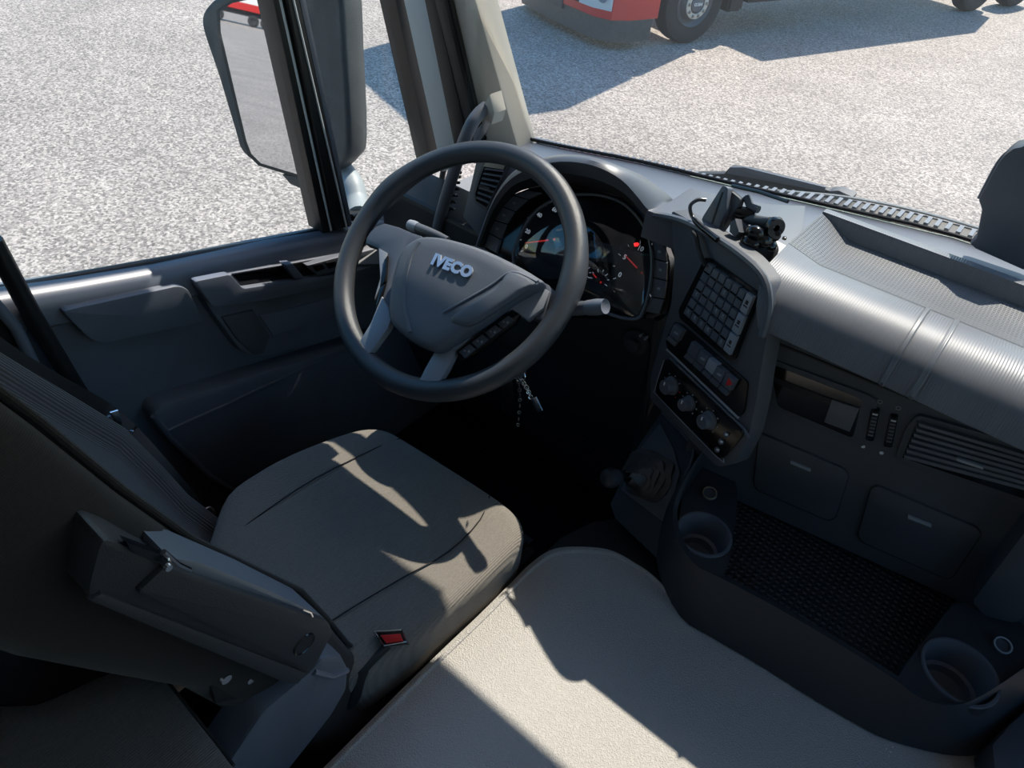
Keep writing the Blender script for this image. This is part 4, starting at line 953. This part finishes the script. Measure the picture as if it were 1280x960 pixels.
# grille and headlights in the front face
def fface(name, l0, l1, z0, z1, m, d=.02, par=RT, f=1.47, b=.008):
    bm = bmesh.new(); prism(bm, [T(f + d, l0, z0), T(f + d, l1, z0), T(f + d, l1, z1), T(f + d, l0, z1)], -hd * (d + .04), b); return link(name, bm, m, par, smooth=True)
gr = fface('grille', -1.95, -.62, .46, .98, rubber, .01)
for j in range(4): fface('grille_slat', -1.93, -.64, .65 + j * .085, .69 + j * .085, ext, .03, gr)
fface('number_plate', -1.5, -.95, .30, .41, ext, .012)
def corner(name, z0, z1, m, l0=-.10, l1=-.36, d=.02):
    a0_, b0_ = (1.30, -.10), (1.42, -.32)
    bm = bmesh.new(); dirv = (hd * .85 + lf * .5).normalized() * d
    prism(bm, [T(1.31, -.11, z0) + dirv, T(1.43, -.34, z0) + dirv, T(1.46, -.60, z0) + dirv, T(1.46, -.60, z1) + dirv, T(1.43, -.34, z1) + dirv, T(1.31, -.11, z1) + dirv], -dirv - (hd * .85 + lf * .5).normalized() * .04, .006)
    return link(name, bm, m, RT, smooth=True)
hl = corner('headlight', .46, .76, mat('headlight glass', (.55, .6, .66), .1))
for dz, dl in ((.61, -.22), (.61, -.40)):
    lathe('lamp', T(1.42 if dl < -.3 else 1.375, dl, dz) + (hd * .85 + lf * .5).normalized() * .035, hd * .9 + lf * .4, [(0, .01), (.05, .012), (.07, .0)], chrome, hl, seg=20)
# wheels
def wheel_(f, nm='front_wheel'):
    c = T(f, -.02, .50); ax = lf
    w_ = lathe('wheel', c, ax, [(.30, -.28), (.44, -.28), (.49, -.25), (.50, -.2), (.50, -.07), (.485, -.02), (.44, .0), (.36, -.005), (.30, -.02)], tyrem, RT, seg=56)
    lathe('wheel_disc', c, ax, [(.31, -.03), (.285, .0), (.27, -.01), (.25, -.04), (.23, -.05), (.19, -.0), (.185, .02), (.11, .025), (.105, .0), (0, .0)], steel if False else mat('wheel grey paint', (.10, .10, .11), .4), w_, seg=48)
    lathe('nut_ring', c, ax, [(.118, .024), (.12, .034), (.182, .032), (.186, .02)], mat('pale wheel ring', (.52, .47, .42), .45), w_, seg=48)
    lathe('hub_cap', c, ax, [(.105, .0), (.10, .03), (.085, .04), (0, .045)], plastic2, w_, seg=32)
    for j in range(10):
        a = 2 * math.pi * j / 10; p = c + ax * .034 + .150 * (math.cos(a) * hd + math.sin(a) * Vector((0, 0, 1)))
        lathe('wheel_nut', p, ax, [(0, .028), (.012, .026), (.017, .004), (.022, .0)], steel, w_, seg=10)
    words('hub_lettering', 'IVECO', c + ax * .046, hd * 1, Vector((0, 0, -1)) if False else (hd * .1 + Vector((0, 0, -1))), .05, white, w_, depth=.001, bold=.001)
    return w_
wheel_(0); 
# arch, steps, chassis, tank
tbox('chassis_frame', -5.6, -.6, -1.7, -.6, .55, .85, rubber, .01)
tbox('step', .60, 1.06, -.35, -.03, .35, .98, ext, .02)
tbox('fuel_tank', -2.6, -1.0, -.55, -.05, .42, .98, rubber, .08)
tbox('wheel_arch', -.62, .60, -.4, -.01, 1.02, 1.12, rubber, .03)
tbox('mudguard', -.9, -.62, -.45, -.03, .35, 1.0, rubber, .03)
tbox('trailer_body', -7.5, -2.7, -2.30, -.05, 1.3, 3.2, ext, .02)
for f in (-6.6, -7.9): wheel_(f)

# ---- red and white lorry far behind, seen in the mirror
def reflect_hit(px, py, dist):
    d = ray(px, py).normalized(); p = MP.at(px, py); r_ = d - 2 * d.dot(mn) * mn; return p, r_
p_, r_ = reflect_hit(320, 22, 1)
rh = Vector((r_.x, r_.y, 0)).normalized(); bc_ = Vector((p_.x, p_.y, 0)) + rh * 75; sdv = Vector((0, 0, 1)).cross(rh)
BT = empty('cargo_trailer', (bc_.x, bc_.y, 0), 'white trailer with a red side stripe far behind, reflected in the door mirror', 'trailer')
def bbox(name, a0_, a1_, d0, d1, z0, z1, m):
    bm = bmesh.new(); prism(bm, [bc_ + sdv * a0_ + rh * d0 + Vector((0, 0, z0)), bc_ + sdv * a1_ + rh * d0 + Vector((0, 0, z0)), bc_ + sdv * a1_ + rh * d0 + Vector((0, 0, z1)), bc_ + sdv * a0_ + rh * d0 + Vector((0, 0, z1))], rh * (d1 - d0)); return link(name, bm, m, BT)
bbox('trailer_box', -7, 1.6, 0, 2.5, 1.7, 4.0, mat('white panel', (.75, .75, .76), .5))
bbox('side_stripe', -7, 1.6, -.02, 0, 1.25, 1.85, redp)
bbox('underframe', -6.8, 1.4, .2, 2.3, .8, 1.25, rubber)
for a_ in (-5.6, -4.4, -3.2, -.2, .9):
    lathe('wheel', bc_ + sdv * a_ + Vector((0, 0, .5)), rh, [(0, -.02), (.25, -.02), (.3, -.05), (.5, -.02), (.5, .3), (0, .3)], tyrem, BT, seg=24)
